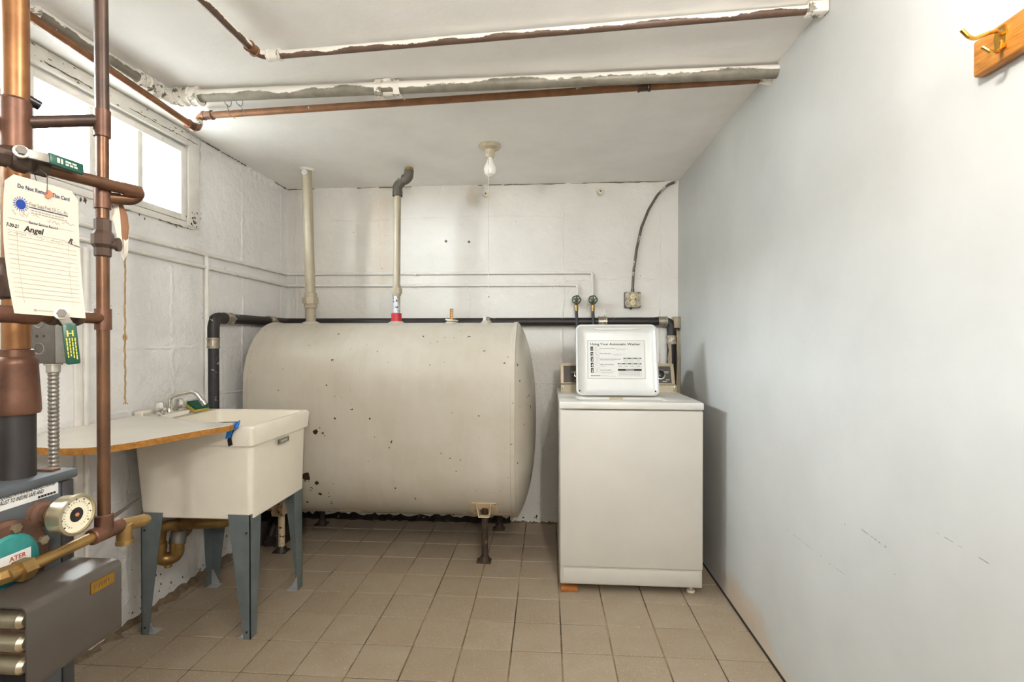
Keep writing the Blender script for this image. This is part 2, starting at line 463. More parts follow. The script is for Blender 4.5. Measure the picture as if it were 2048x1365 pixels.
# plaster beads where wall and ceiling meet, mortar seams under the paint
bm = B(); rough(bm, (XL, YB, ZC), (XR, YB, ZC), (0, -1, 0), (0, 0, -1), .014, .042, 120, .45, 5); part('plaster_bead', bm, m_back, wall_back)
bm = B(); rough(bm, (XL, 2.47, ZC), (XL, YB, ZC), (1, 0, 0), (0, 0, -1), .016, .03, 50, .6, 6); part('plaster_bead', bm, m_left, wall_left)
def crack(parent, p0, p1, wdt, seed, n=70):
    rnd = random.Random(seed); b = B(); p0, p1 = V(p0), V(p1); d = (p1 - p0).normalized(); z = V((0, 0, 1))
    i = 0
    while i < n:
        run = rnd.randint(2, 12)
        if rnd.random() < .62:
            r = []
            for k in range(run + 1):
                p = p0.lerp(p1, min(1, (i + k) / n)) + z * rnd.uniform(-.002, .002); h = wdt * rnd.uniform(.2, 1)
                r.append((p + z * h, p - z * h))
            for a, c in zip(r, r[1:]):
                vs = [b.verts.new(q) for q in (a[0], c[0], c[1], a[1])]; b.faces.new(vs)
        i += run
    return part('crack', b, m_crack, parent, 0)
crack(wall_back, (XL + .02, YB - .0165, ZC - .004), (XR, YB - .0165, ZC - .004), .004, 3)
crack(wall_left, (XL + .019, 2.47, ZC - .004), (XL + .019, YB - .02, ZC - .004), .005, 4)
crack(wall_left, (XL + .032, 1.25, 2.222), (XL + .032, 2.44, 2.232), .003, 8)
crack(wall_left, (XL + .012, 1.35, 1.797), (XL + .012, 2.4, 1.797), .004, 9)
def seam(parent, mat, p0, p1, side, out, seed, wdt=.012, h=.004):
    rnd = random.Random(seed); b = B(); p0, p1, side, out = V(p0), V(p1), V(side), V(out); n = 46; rings = []; off = 0
    for i in range(n + 1):
        off = off * .8 + rnd.uniform(-.004, .004)
        p = p0.lerp(p1, i / n) + side * off; a = wdt * rnd.uniform(.4, 1.3); hh = h * rnd.uniform(.15, 1.2)
        rings.append([p - side * a, p - side * a * .4 + out * hh, p + side * a * .35 + out * hh, p + side * a])
    loft(b, rings, True, True); part('mortar_seam', b, mat, parent)
for i, (px, z0, z1) in enumerate([(760, 1.62, 2.18), (760, .3, 1.55), (1125, .2, 2.15), (1318, .9, 2.1), (938, 1.2, 1.6), (592, .7, 2.23)]):
    x = at(px, 500, Y=YB).x; seam(wall_back, m_back, (x, YB, z0), (x, YB, z1), (1, 0, 0), (0, -1, 0), 20 + i)
for i, (x0, x1, z) in enumerate([(.1, .85, 1.634), (-.2, .4, .94), (-.15, .2, .5), (-1.5, .1, 2.06)]):
    seam(wall_back, m_back, (x0, YB, z), (x1, YB, z), (0, 0, 1), (0, -1, 0), 40 + i, .008, .003)
for i, (y, z0, z1) in enumerate([(2.30, .9, 1.6), (2.86, .6, 2.2), (2.50, 1.75, 2.24), (3.3, .3, 2.25), (2.03, .1, .75), (2.66, .5, 1.25)]):
    seam(wall_left, m_left, (XL, y, z0), (XL, y, z1), (0, 1, 0), (1, 0, 0), 60 + i, .016, .006)
for i, (y0, y1, z) in enumerate([(1.2, 3.3, 1.20), (1.3, 3.3, .93), (1.3, 3.3, .55)]):
    seam(wall_left, m_left, (XL, y0, z), (XL, y1, z), (0, 0, 1), (1, 0, 0), 80 + i, .01, .004)
# stained, crumbling foot of the back wall
bm = B(); rough(bm, (XL, YB, -.002), (-.25, YB, -.002), (0, -1, 0), (0, 0, 1), .03, .034, 60, .4, 11); part('crumbled_base', bm, m_tar, wall_back)
bm = B(); rough(bm, (-.25, YB, -.002), (.2, YB, -.002), (0, -1, 0), (0, 0, 1), .02, .010, 40, .7, 12); part('crumbled_base', bm, m_dirt, wall_back)
# anchors left in the back wall
for px, py in ((892, 483), (938, 484)):
    p = at(px, py, Y=YB); bm = B(); lathe(bm, [(.009, -.001), (.009, .002), (.005, .003)], p, (0, -1, 0), 12); part('wall_anchor', bm, m_box, wall_back)
# scuffs on the right wall
bm = B()
def scuff(x0, y0, x1, y1, wd, seed):
    a, c = at(x0, y0, X=XR - .0006), at(x1, y1, X=XR - .0006); rnd = random.Random(seed); n = 14
    for i in range(n):
        if rnd.random() < .25: continue
        p, q = a.lerp(c, i / n), a.lerp(c, (i + .9) / n); h = V((0, 0, wd * rnd.uniform(.3, 1)))
        bm.faces.new([bm.verts.new(v) for v in (p + h, q + h, q - h, p - h)])
for s_ in ((1720, 1057, 1773, 1096, .0018, 1), (1574, 1060, 1645, 1115, .0009, 2), (1655, 1125, 1690, 1150, .0012, 3), (1855, 1055, 1990, 1135, .001, 4)): scuff(*s_)
part('scuff_mark', bm, plain('scuff', '#9c8e7c', .6), wall_right, 0)
bm = B(); box(bm, XR - .004, XR + .001, YF, YB, 0, .009); o = struct('gap_shade_right', bm, m_dark, 0)  # dark strip painting the shade in the gap under the right wall

# windows in the left wall
def window(n, y0, y1):
    root = bpy.data.objects.new('window_%d' % n, None); col.objects.link(root); root.location = (XL, (y0 + y1) / 2, WZ0); root['kind'] = 'structure'
    x0, x1 = XL - .075, XL + .006
    b = B(); box(b, x0, XL + .012, y0, y0 + .04, WZ0, WZ1, .003); box(b, x0, XL + .012, y1 - .04, y1, WZ0, WZ1, .003)
    box(b, x0, XL + .012, y0 + .04, y1 - .04, WZ1 - .03, WZ1, .003); box(b, x0, XL + .012, y0 + .04, y1 - .04, WZ0, WZ0 + .03, .003)
    part('window_frame', b, m_trim, root, 30)
    b = B(); box(b, XL - .001, XL + .02, y0 - .085, y0 - .002, WZ0 - .02, ZC - .002, .004); part('casing', b, m_trim, root)
    b = B(); box(b, XL - .001, XL + .02, y1 + .002, y1 + .085, WZ0 - .02, ZC - .002, .004); part('casing', b, m_trim, root)
    b = B(); box(b, XL - .001, XL + .03, y0 - .002, y1 + .002, WZ1 + .012, ZC - .002, .005); part('header_board', b, m_trim, root)
    b = B(); box(b, XL - .001, XL + .012, y0 - .06, y1 + .06, WZ0 - .032, WZ0 - .002, .004); part('sill', b, m_trim, root)
    a, c = y0 + .04, y1 - .04; pw = (c - a) / 3
    for i in (1, 2):
        b = B(); ym = a + pw * i; box(b, XL - .02, XL + .003, ym - .0145, ym + .0145, WZ0 + .028, WZ1 - .028, .004); part('mullion', b, m_trim, root)
    for i in range(3):
        b = B(); box(b, XL - .017, XL - .014, a + pw * i + .009, a + pw * (i + 1) - .009, WZ0 + .028, WZ1 - .028); part('pane', b, m_glass, root, 0)
    return root
for i, (a, c) in enumerate(WIN): window(i + 1, a, c)
for i, (px, y0) in enumerate([(2.43, 0)]):     # swollen plaster pier beside the window
    b = B(); rough(b, (XL, 2.475, 1.78), (XL, 2.475, ZC), (0, 1, 0), (1, 0, 0), .03, .018, 30, .3, 31); part('plaster_bead', b, m_left, wall_left)

# outside: gravel at sill height, a low white sided wall, a vent, dry stems
bm = B(); box(bm, -9, XL - WT - .001, -6, 10, 1.55, 1.76); struct('ground', bm, m_ground, 0)
sd = thing('garden_wall', 'white horizontal siding seen far outside through the window', 'siding', (-5.2, 2.5, 1.76))
for i in range(6):
    b = B(); box(b, -5.25, -5.2 + .01, -.5, 6.5, 1.762 + i * .17, 1.925 + i * .17, .004, 1); part('siding_board', b, m_siding, sd)
b = B(); c = at(188, 330, X=-2.55)
lathe(b, [(.055, 0), (.055, c.z - 1.72), (.085, c.z - 1.70), (.085, c.z - 1.64), (.02, c.z - 1.60), (0, c.z - 1.60)], (c.x, c.y, 1.762), (0, 0, 1), 20)
solid('vent_pipe', b, m_vent, 'pale vent pipe with a cap standing outside behind the middle pane', 'vent', (c.x, c.y, 1.762))
b = B(); rnd = random.Random(4); c0 = at(305, 420, X=-2.2)
for i in range(26):
    p = V((c0.x + rnd.uniform(-.05, .05), c0.y + rnd.uniform(-.05, .06), 1.762)); q = p + V((rnd.uniform(-.08, .08), rnd.uniform(-.14, .12), rnd.uniform(.18, .46)))
    mdl = (p + q) / 2 + V((0, rnd.uniform(-.04, .04), .04)); tube(b, fillet([p, mdl, q], .1, 4), .004, 5, True)
    tube(b, [q, q + V((rnd.uniform(-.02, .02), rnd.uniform(-.06, .06), .02))], .007, 5)
solid('dry_plant', b, m_grass, 'dry grassy stems outside the right-hand window pane', 'plant', (c0.x, c0.y, 1.762))

# ------------------------------------------------------------ ceiling lamps
def bulb_fixture(p, label, lit, drop=None, watts=None):
    t = thing('bulb_holder', label, 'light fixture', p)
    x, y, z = p
    b = B(); lathe(b, [(.058, 0), (.060, -.006), (.052, -.018), (.030, -.026), (0, -.026)], p, (0, 0, 1), 28); part('canopy', b, m_canopy, t)
    b = B(); lathe(b, [(.027, -.024), (.024, -.04), (.026, -.052), (.020, -.066), (0, -.066)], p, (0, 0, 1), 20); part('socket', b, m_canopy, t)
    b = B(); lathe(b, [(.0135, -.060), (.014, -.078), (.023, -.096), (.033, -.118), (.0345, -.135), (.028, -.156), (.012, -.168), (0, -.170)], p, (0, 0, 1), 24)
    part('bulb', b, m_lit if lit else m_bulb, t)
    if drop:
        b = B(); tube(b, [(x - .004, y - .026, z - .03), (x - .004, y - .034, z - .2), (x - .003, y - .034, drop + .1), (x, y - .034, drop)], .0016, 6)
        part('pull_string', b, m_string, t)
        b = B(); lathe(b, [(0, 0), (.003, .002), (.003, .006), (0, .008)], (x - .003, y - .034, drop + .09), (0, 0, 1), 8); part('string_knot', b, m_box, t)
    if lit:
        l = bpy.data.lights.new('bulb_light', 'POINT'); l.energy = watts or BULB_W; l.color = BULB_C; l.shadow_soft_size = .03
        lo = bpy.data.objects.new('bulb_light', l); col.objects.link(lo); lo.parent = t; lo.location = (0, 0, -.225)
    return t
p = at(980, 291, Z=ZC)
bulb_fixture((p.x, p.y, ZC), 'porcelain ceiling holder with an unlit frosted bulb and long pull string', False, 1.37)
bulb_fixture((.29, .61, ZC), 'lit bare bulb in a porcelain holder on the ceiling above the viewer', True)
bulb_fixture((.5, -1.2, ZC), 'lit bare bulb in a porcelain holder added unseen behind the viewer as fill light', True, None, 64.0)  # extra bulb, out of view, added to even out the room light

# ------------------------------------------------------------ ceiling pipes
GP = 'pipes along the ceiling'
def fitting(t, p, d, r, ln, mat, name='coupling', lip=True):
    p, d = V(p), V(d).normalized(); b = B()
    if lip: lathe(b, [(r * .8, -ln / 2), (r * 1.12, -ln / 2), (r * 1.12, -ln / 2 + ln * .16), (r, -ln / 2 + ln * .2), (r, ln / 2 - ln * .2), (r * 1.12, ln / 2 - ln * .16), (r * 1.12, ln / 2), (r * .8, ln / 2)], p, d, 20)
    else: lathe(b, [(r * .8, -ln / 2), (r, -ln / 2), (r, ln / 2), (r * .8, ln / 2)], p, d, 20)
    return part(name, b, mat, t)
z = 2.245
a0, a1 = V((-1.017, .2, z)), at(520, 113, Z=z); a2 = V((XR + .01, 1.61, 2.262))
t = thing('ceiling_pipe', 'brown ceiling pipe with flaking white paint, nearest to the viewer', 'pipe', a1, GP)
b = B(); tube(b, fillet([a0, a1 + V((0, 0, 0)), a2], .045, 8), .0135, 16); part('pipe_run', b, m_pipeA, t)
fitting(t, a1 + (a2 - a1).normalized() * .055, a2 - a1, .0185, .05, m_fitw); fitting(t, a1 + (a0 - a1).normalized() * .05, a0 - a1, .0175, .035, m_cuc)
b = B(); box(b, XR - .06, XR - .001, a2.y - .02, a2.y + .02, 2.242, ZC - .001, .006); part('paint_collar', b, m_fitw, t)
# thick grey pipe
b0, b1 = at(385, 193, Z=z), V((XR + .01, 1.945, z))
t = thing('ceiling_pipe', 'thick grey ceiling pipe with a union at mid length', 'pipe', b0, GP)
b = B(); tube(b, [b0 - V((.06, 0, 0)), b1], .024, 20); part('pipe_run', b, m_pipeB, t)
bl = V((-1.572, 1.98, z)); be = V((-1.585, 1.45, z + .012))
b = B(); tube(b, [bl + V((0, -.02, 0)), be], .0235, 18); part('pipe_run', b, m_pipeB, t)
d = (b1 - b0).normalized()
b = B(); tube(b, fillet([b0 + d * .0, bl + V((0, .0, 0)), bl + V((.0, -.09, 0))], .05, 8), .029, 18); part('elbow', b, m_fitw, t)
fitting(t, b0 + d * .015, d, .034, .04, m_fitw); fitting(t, b0 - d * .045, d, .033, .03, m_fitw); fitting(t, bl + V((0, -.08, 0)), (0, 1, 0), .033, .04, m_fitw)
fitting(t, bl + V((0, -.14, .002)), (0, 1, 0), .029, .05, m_fitw)
c = at(777, 178, Z=z); fitting(t, c, d, .028, .09, m_fitw, 'union')
b = B(); hexa(b, c - d * .05, c - d * .022, .037); part('union_nut', b, m_fitw, t)
b = B(); hexa(b, c + d * .026, c + d * .05, .035); part('union_nut', b, m_fitw, t)
b = B(); cyl(b, c + V((-.005, 0, .015)), c + V((-.008, -.004, .034)), .022); part('outlet_boss', b, m_fitw, t)
b = B(); w0 = at(455, 200, Z=z); 
tube(b, fillet([w0 + V((0, 0, -.02)), w0 + V((.005, 0, -.06)), w0 + V((.02, .02, -.07))], .02), .0012, 5); 
q = [w0 + V((0, .026 * math.cos(k * PI / 6), .026 * math.sin(k * PI / 6))) for k in range(13)]; tube(b, q, .0012, 5); part('tie_wire', b, m_box, t)
b = B(); tube(b, [w0 + V((.05, 0, -.02)), w0 + V((.075, .01, -.055))], .0012, 5); tube(b, [v + V((.05, 0, 0)) for v in q], .0012, 5); part('tie_wire', b, m_box, t)
# copper pipe with the dropped elbow
c0, c1 = at(398, 232, Z=z), V((XR + .01, 2.002, z + .003)); cd = V((c0.x - .004, c0.y, 2.182))
t = thing('ceiling_pipe', 'long brown copper ceiling pipe stepping down at its left elbow', 'pipe', c0, GP)
b = B(); tube(b, fillet([c1, c0, cd, V((-1.563, 1.38, 2.222)), V((-1.563, .3, 2.228))], .03, 8), .0145, 16); part('pipe_run', b, m_cuc, t)
dd = (c1 - c0).normalized()
fitting(t, c0 + dd * .045, dd, .018, .045, m_fit); fitting(t, (c0 + cd) / 2, (0, 0, 1), .018, .02, m_fitw, lip=False); fitting(t, cd + V((0, -.045, .002)), (0, 1, 0), .018, .04, m_fit)
fitting(t, c0 + dd * 1.95, dd, .017, .05, m_cud)
b = B(); lathe(b, [(.014, 0), (.026, .0), (.022, .016), (.0145, .04)], V((XR, 2.003, z + .003)), -dd, 20); part('wall_flange', b, m_fitw, t)

# ------------------------------------------------------------ oil tank
TY, TR, TZ0, TZ1 = 3.0, .335, .527, 1.003
TX0, TX1 = -1.674, -.185
tank_loc = V(((TX0 + TX1) / 2, TY, 0))
chips = [(at(632, 864, Y=2.667), .016), (at(645, 866, Y=2.667), .013), (at(613, 955, Y=2.675), .03), (at(634, 966, Y=2.678), .016), (at(640, 990, Y=2.70), .013), (at(612, 1010, Y=2.73), .018), (at(640, 1012, Y=2.73), .018), (at(1060, 950, X=-.10), .028), (at(1052, 965, X=-.11), .02), (at(1050, 1005, X=-.15), .016), (at(670, 837, Y=2.667), .006), (at(740, 838, Y=2.667), .006)]
k, out, wob = tank_mat(); m_tank = tank_finish(k, out, wob, chips, 'tank')
tank = thing('oil_tank', 'large beige steel heating oil tank on short pipe legs', 'tank', tank_loc)
def obround(s=1, grow=0, n=20):
    r = TR + grow; zm = (TZ0 + TZ1) / 2; pts = []
    for kk in range(n + 1): a = PI * kk / n; pts.append((r * math.cos(a), TZ1 + r * math.sin(a)))
    for kk in range(n + 1): a = PI + PI * kk / n; pts.append((r * math.cos(a), TZ0 + r * math.sin(a)))
    return [(TY + y * s, zm + (zz - zm) * s) for y, zz in pts]
b = B(); loft(b, [[V((x, y, zz)) for y, zz in obround()] for x in (TX0, TX0 + .5, TX1 - .5, TX1)], False, False); part('shell', b, m_tank, tank, 40)
for X, sg, bul in ((TX1, 1, .104), (TX0, -1, .075)):
    b = B(); rings = []
    for s in (1, .985, .95, .88, .78, .65, .5, .33, .15, .02):
        rings.append([V((X + sg * (.012 + bul * (1 - s ** 2.4) ** .75), y, zz)) for y, zz in obround(s)])
    loft(b, rings, False, True); part('dished_head', b, m_tank, tank, 50)
    b = B(); loft(b, [[V((X + sg * dx, y, zz)) for y, zz in obround(1, g)] for dx, g in ((-.014, 0), (-.012, .005), (.010, .006), (.014, -.002))], False, False)
    part('rim_seam', b, m_tank, tank, 40)
def tank_leg(x, y, mat, foot):
    dy = abs(y - TY); zt = TZ0 - math.sqrt(max(TR ** 2 - dy ** 2, 0))
    b = B(); cyl(b, (x, y, .004), (x, y, zt + .01), .0185); g = part('leg', b, mat, tank)
    b = B(); box(b, x - .045, x + .035, y - .03, y + .035, .0, .006, .002); lathe(b, [(.034, 0), (.03, .012), (.021, .03)], (x, y, .004), (0, 0, 1), 16)
    part('foot', b, foot, g)
    b = B(); rad = V((0, y - TY, zt - TZ0)).normalized(); s0 = V((x, y, zt))
    zb = zt - .028; yo = y - .05
    for sg in (-1, 1):
        prism(b, [(0, 0), (.06, 0), (.06, .062), (-.01, .085)], .004 * sg, lambda u, v, w_, sg=sg: V((x + sg * (.027 + max(0, v - .06) * .5) + w_, yo + u, zb + v)))
    box(b, x - .03, x + .03, yo, yo + .06, zb - .004, zb + .001, .001)
    br = part('leg_bracket', b, m_tanbr, tank)
    b = B(); a0 = math.atan2(zt - TZ0, y - TY); rr = TR + .004; rings = []
    for q in range(9):       # welded pad hugging the shell
        a = a0 + (-.22 + .40 * q / 8) * (1 if y > TY else -1); c_, s_ = math.cos(a), math.sin(a)
        e_ = .012 * abs(q - 4) / 4
        rings.append([V((x - .08 + e_, TY + rr * c_, TZ0 + rr * s_)), V((x + .075 - e_, TY + rr * c_, TZ0 + rr * s_)), V((x + .075 - e_, TY + (rr - .006) * c_, TZ0 + (rr - .006) * s_)), V((x - .08 + e_, TY + (rr - .006) * c_, TZ0 + (rr - .006) * s_))])
    loft(b, rings); part('weld_pad', b, m_tanbr, br, 40)
tank_leg(-.347, 2.76, m_rust, m_rust); tank_leg(-.31, 3.235, m_rust, m_rust); tank_leg(-1.545, 2.805, m_tanleg, m_tar); tank_leg(-1.5, 3.235, m_rust, m_rust)
def boss(x, r, h, mat, name): 
    b = B(); lathe(b, [(r * 1.5, -.02), (r * 1.45, .004), (r * 1.1, .01), (r * 1.1, h), (0, h)], (x, TY, TZ1 + TR - .002), (0, 0, 1), 24); return part(name, b, mat, tank)
ztop = TZ1 + TR
px = at(622, 645, Y=TY).x; boss(px, .036, .012, m_tank, 'port_boss')
vx = at(793, 645, Y=TY).x; boss(vx, .034, .012, m_tank, 'port_boss')
gx = at(903, 640, Y=TY).x
bs = boss(gx, .026, .014, m_tank, 'port_boss')
b = B(); lathe(b, [(.038, .012), (.040, .016), (.038, .021), (.02, .022)], (gx, TY, ztop), (.1, -.05, 1), 20); part('gauge_collar', b, m_porc, bs)
b = B(); box(b, gx - .0095, gx + .0095, TY - .007, TY + .007, ztop + .015, ztop + .086, .002); gd = part('gauge_stick', b, m_chip, bs)
b = B()
for i in range(5): box(b, gx + .001, gx + .0088, TY - .0078, TY - .007, ztop + .028 + i * .011, ztop + .033 + i * .011)
part('gauge_mark', b, m_porc, bs, 0)
kx = at(973, 640, Y=TY).x; bs = boss(kx, .024, .016, m_tank, 'port_boss')
b = B(); hexa(b, (kx, TY, ztop + .012), (kx, TY, ztop + .036), .022); part('plug', b, m_steel, bs)

# filler pipe and vent pipe
t = thing('filler_pipe', 'fat tan filler pipe rising from the tank to the ceiling', 'pipe', (px, TY, ztop + .01))
tp = at(612, 337, Z=ZC); tp.y = TY - .03; tp.x = px + .0
pb = V((px, TY, ztop + .008)); ptop = V((px - .005, TY - .04, ZC))
b = B(); cyl(b, pb, ptop, .0295, None, 28); part('pipe_run', b, m_tan, t)
dv = (ptop - pb).normalized()
b = B(); lathe(b, [(.03, .085), (.039, .087), (.039, .112), (.030, .113)], pb, dv, 24); lathe(b, [(.03, .148), (.038, .15), (.038, .178), (.03, .18)], pb, dv, 24); part('union_sleeve', b, m_tan, t)
b = B(); tube(b, [pb + dv * .112, pb + dv * .15], .051, 8); part('union_nut', b, m_tan, t)
b = B(); lathe(b, [(.017, -.003), (.017, .003), (0, .003)], ptop + V((.0, -.031, -.03)), (0, -1, 0), 20); part('round_patch', b, m_paper, t)
b = B(); lathe(b, [(.034, -.012), (.046, -.001), (.03, 0)], ptop, (0, 0, 1), 20); part('ceiling_collar', b, m_trim, t)
t = thing('vent_line', 'thinner vent pipe with red collar and two dark elbows above the tank', 'pipe', (vx, TY, ztop + .01))
vb = V((vx, TY, ztop + .008)); v1 = V((at(795, 390, Y=TY).x, TY, at(795, 388, Y=TY).z)); v2 = at(808, 372, Y=TY); v2 = V((v1.x, TY, v1.z + .05)); v4 = at(822, 345, Y=TY - .03)
b = B(); cyl(b, vb + V((0, 0, .03)), v1, .021, None, 22); part('pipe_run', b, m_tan, t)
b = B(); lathe(b, [(.022, 0), (.031, .0), (.031, .05), (.022, .052)], vb, (0, 0, 1), 24); part('collar', b, m_red, t)
b = B(); lathe(b, [(.0216, .05), (.0216, .16)], vb, (0, 0, 1), 24); part('torn_label', b, m_label_pipe, t)
b = B(); lathe(b, [(.02, .155), (.027, .157), (.027, .172), (.022, .174)], vb, (0, 0, 1), 24); lathe(b, [(.022, .20), (.026, .202), (.026, .222), (.021, .224)], vb, (0, 0, 1), 24); part('union_sleeve', b, m_tan, t)
b = B(); tube(b, [vb + V((0, 0, .17)), vb + V((0, 0, .204))], .036, 8); part('union_nut', b, m_tan, t)
mid = v1 + V((.036, 0, .078))
b = B(); tube(b, fillet([v1 + V((0, 0, -.015)), v1 + V((0, 0, .045)), mid + V((-.006, 0, .0))], .035, 8), .0285, 20); part('elbow', b, m_grey_fit, t)
fitting(t, v1 + V((0, 0, .0)), (0, 0, 1), .030, .03, m_grey_fit, 'elbow_lip', False)
top = V((v1.x + .075, TY - .01, ZC - .012))
b = B(); tube(b, fillet([mid + V((.004, 0, .003)), V((top.x - .004, top.y, top.z - .045)), top], .03, 8), .0285, 20); part('elbow', b, m_grey_fit, t)
b = B(); cyl(b, mid + V((-.02, 0, -.016)), mid + V((.02, 0, .016)), .022); part('nipple', b, m_black_pipe, t)
fitting(t, mid + V((.014, 0, .011)), V((.036, 0, .028)), .031, .02, m_grey_fit, 'elbow_lip', False)
b = B(); cyl(b, top, top + V((0, 0, .012)), .026); part('ceiling_collar', b, m_brass, t)

# ------------------------------------------------------------ waste pipe round the walls
zd = 1.354; yd = 3.322; xd = -1.778; yv = 2.545
t = thing('waste_pipe', 'black iron waste pipe running along back and left walls behind the tank', 'pipe', (-.5, yd, zd))
b = B(); tube(b, [(xd + .03, yd, zd), (.74, yd, zd)], .027, 20); part('pipe_run', b, m_black_pipe, t)
b = B(); tube(b, fillet([(xd + .06, yd, zd), (xd, yd, zd), (xd, yv + .09, zd)], .05, 8), .0275, 20); part('pipe_run', b, m_black_pipe, t)
b = B(); tube(b, fillet([(xd, yv + .12, zd), (xd, yv, zd), (xd, yv, zd - .13)], .075, 10), .031, 20); part('elbow', b, m_black_pipe, t)
b = B(); tube(b, [(xd, yv, zd - .11), (xd, yv, .006)], .0285, 20); part('stack', b, m_stack, t)
b = B(); tube(b, fillet([(.70, yd, zd), (.805, yd, zd), (.805, yd, zd - .1)], .05, 8), .0285, 20); part('elbow', b, m_black_pipe, t)
b = B(); tube(b, [(.805, yd, zd - .08), (.805, yd, .006)], .0275, 20); part('stack', b, m_black_pipe, t)
def band(p, d, nm='hose_band'):
    p, d = V(p), V(d).normalized(); x, y, _ = frame(d); b = B()
    lathe(b, [(.027, -.028), (.034, -.028), (.034, -.02), (.0325, -.018), (.0325, .018), (.034, .02), (.034, .028), (.027, .028)], p, d, 24)
    for s in (-1, 1): 
        q = p + d * .019 * s + V((0, -.035, 0)) if abs(d.x) > .5 or abs(d.z) > .5 else p + d * .019 * s + V((.035, 0, 0))
        hexa(b, q - x * .008, q + x * .008, .006)
    part(nm, b, m_coup, t)
band((xd, yv + .12, zd), (0, 1, 0)); band((xd, yv, zd - .135), (0, 0, 1)); band((xd, 3.1, zd), (0, 1, 0)); band((at(1205, 645, Y=yd).x, yd, zd), (1, 0, 0)); band((at(1325, 645, Y=yd).x, yd, zd), (1, 0, 0)); band((.805, yd, at(1345, 680, Y=yd).z), (0, 0, 1))
b = B(); box(b, .815, .856, yd - .03, YB - .001, zd - .045, zd + .03, .006); part('wood_block', b, m_wood, t)

# ------------------------------------------------------------ painted water pipes
gw = 'painted water pipes on the walls'
def wpipe(z, xend, zend, label, y0, zl0, lead=None):
    t = thing('water_pipe', label, 'pipe', (xend, YB - .012, z), gw)
    r = .0098; yb = YB - r - .003; xl = XL + r + .003
    b = B(); tube(b, fillet([(xl, y0, zl0), (xl, yb, z + .002), (xend, yb, z - .006), (xend, yb, zend)], .02, 6), r, 12); part('pipe_run', b, m_trim, t)
    for x in (xend - .11, -.9):
        b = B(); lathe(b, [(r, -.008), (r * 1.4, -.006), (r * 1.4, .006), (r, .008)], (x, yb, z - .005), (1, 0, 0), 12); part('pipe_clip', b, m_trim, t)
    return t, xl, yb
wpipe(1.687, .298, 1.50, 'upper white painted water pipe running to the right-hand hose valve', .3, 1.687)
wpipe(1.606, .199, 1.50, 'lower white painted water pipe running to the left-hand hose valve', .3, 1.652)
t = thing('water_pipe', 'white painted pipe dropping down the left wall to the tub', 'pipe', (XL + .011, 2.5, .89), gw)
b = B(); tube(b, fillet([(XL + .014, 2.30, 1.690), (XL + .014, 2.525, 1.690), (XL + .014, 2.522, .1)], .03, 6), .0115, 12); part('pipe_run', b, m_trim, t)
t = thing('wall_conduit', 'slim white conduit standing on the left wall behind the counter', 'conduit', (XL + .01, 1.83, .05))
b = B(); tube(b, [(XL + .012, 1.832, .05), (XL + .012, 1.832, 1.60)], .0115, 12); part('tube', b, m_trim, t)
b = B(); box(b, XL, XL + .012, 1.79, 1.82, .05, 1.60, .003); part('backing_strip', b, m_trim, t)

# hose valves and hoses
gv = 'hose valves for the washer'
for px_, py_, lab in ((1153, 600, 'green handwheel hose valve on the left, nearer the tank'), (1186, 600, 'green handwheel hose valve on the right, nearer the outlet')):
    c = at(px_, py_, Y=3.29)
    t = thing('hose_valve', lab, 'valve', (c.x, 3.34, c.z - .05), gv)
    b = B(); tube(b, [c + V((0, 0, 0)), c + V((0, .055, -.01))], .006, 10); part('stem', b, m_brass, t)
    b = B(); cyl(b, (c.x, 3.345, c.z + .03), (c.x, 3.335, c.z - .03), .011); hexa(b, (c.x, 3.345, c.z - .02), (c.x, 3.30, c.z - .04), .013); cyl(b, (c.x, 3.30, c.z - .035), (c.x, 3.297, c.z - .075), .0115); lathe(b, [(.0135, -.06), (.0135, -.05)], (c.x, 3.297, c.z), (0, 0, 1), 12); part('valve_body', b, m_brass, t)
    b = B(); ax = V((0, -1, .15)).normalized(); x, y, _ = frame(ax)
    ring = [c + (x * math.cos(a) + y * math.sin(a)) * .0265 * (1 + .06 * math.cos(5 * a)) for a in [2 * PI * q / 30 for q in range(31)]]
    tube(b, ring, .004, 8, False)
    for q in range(5):
        a = 2 * PI * q / 5 + .3; tube(b, [c, c + (x * math.cos(a) + y * math.sin(a)) * .0265], .0032, 6)
    lathe(b, [(.009, -.004), (.009, .006), (.004, .008), (0, .008)], c, ax, 12); part('handwheel', b, m_greenw, t)
    h = B(); s = V((c.x, 3.297, c.z - .07)); tube(h, fillet([s, s + V((.004, 0, -.1)), s + V((.012, -.02, -.3)), s + V((.012, -.02, -.62))], .1, 6), .0095, 14)
    solid('water_hose', h, m_hose, 'black rubber hose hanging from the %s hose valve behind the lid' % ('left' if px_ < 1170 else 'right'), 'hose', (s.x, s.y, .4), group='washer hoses')

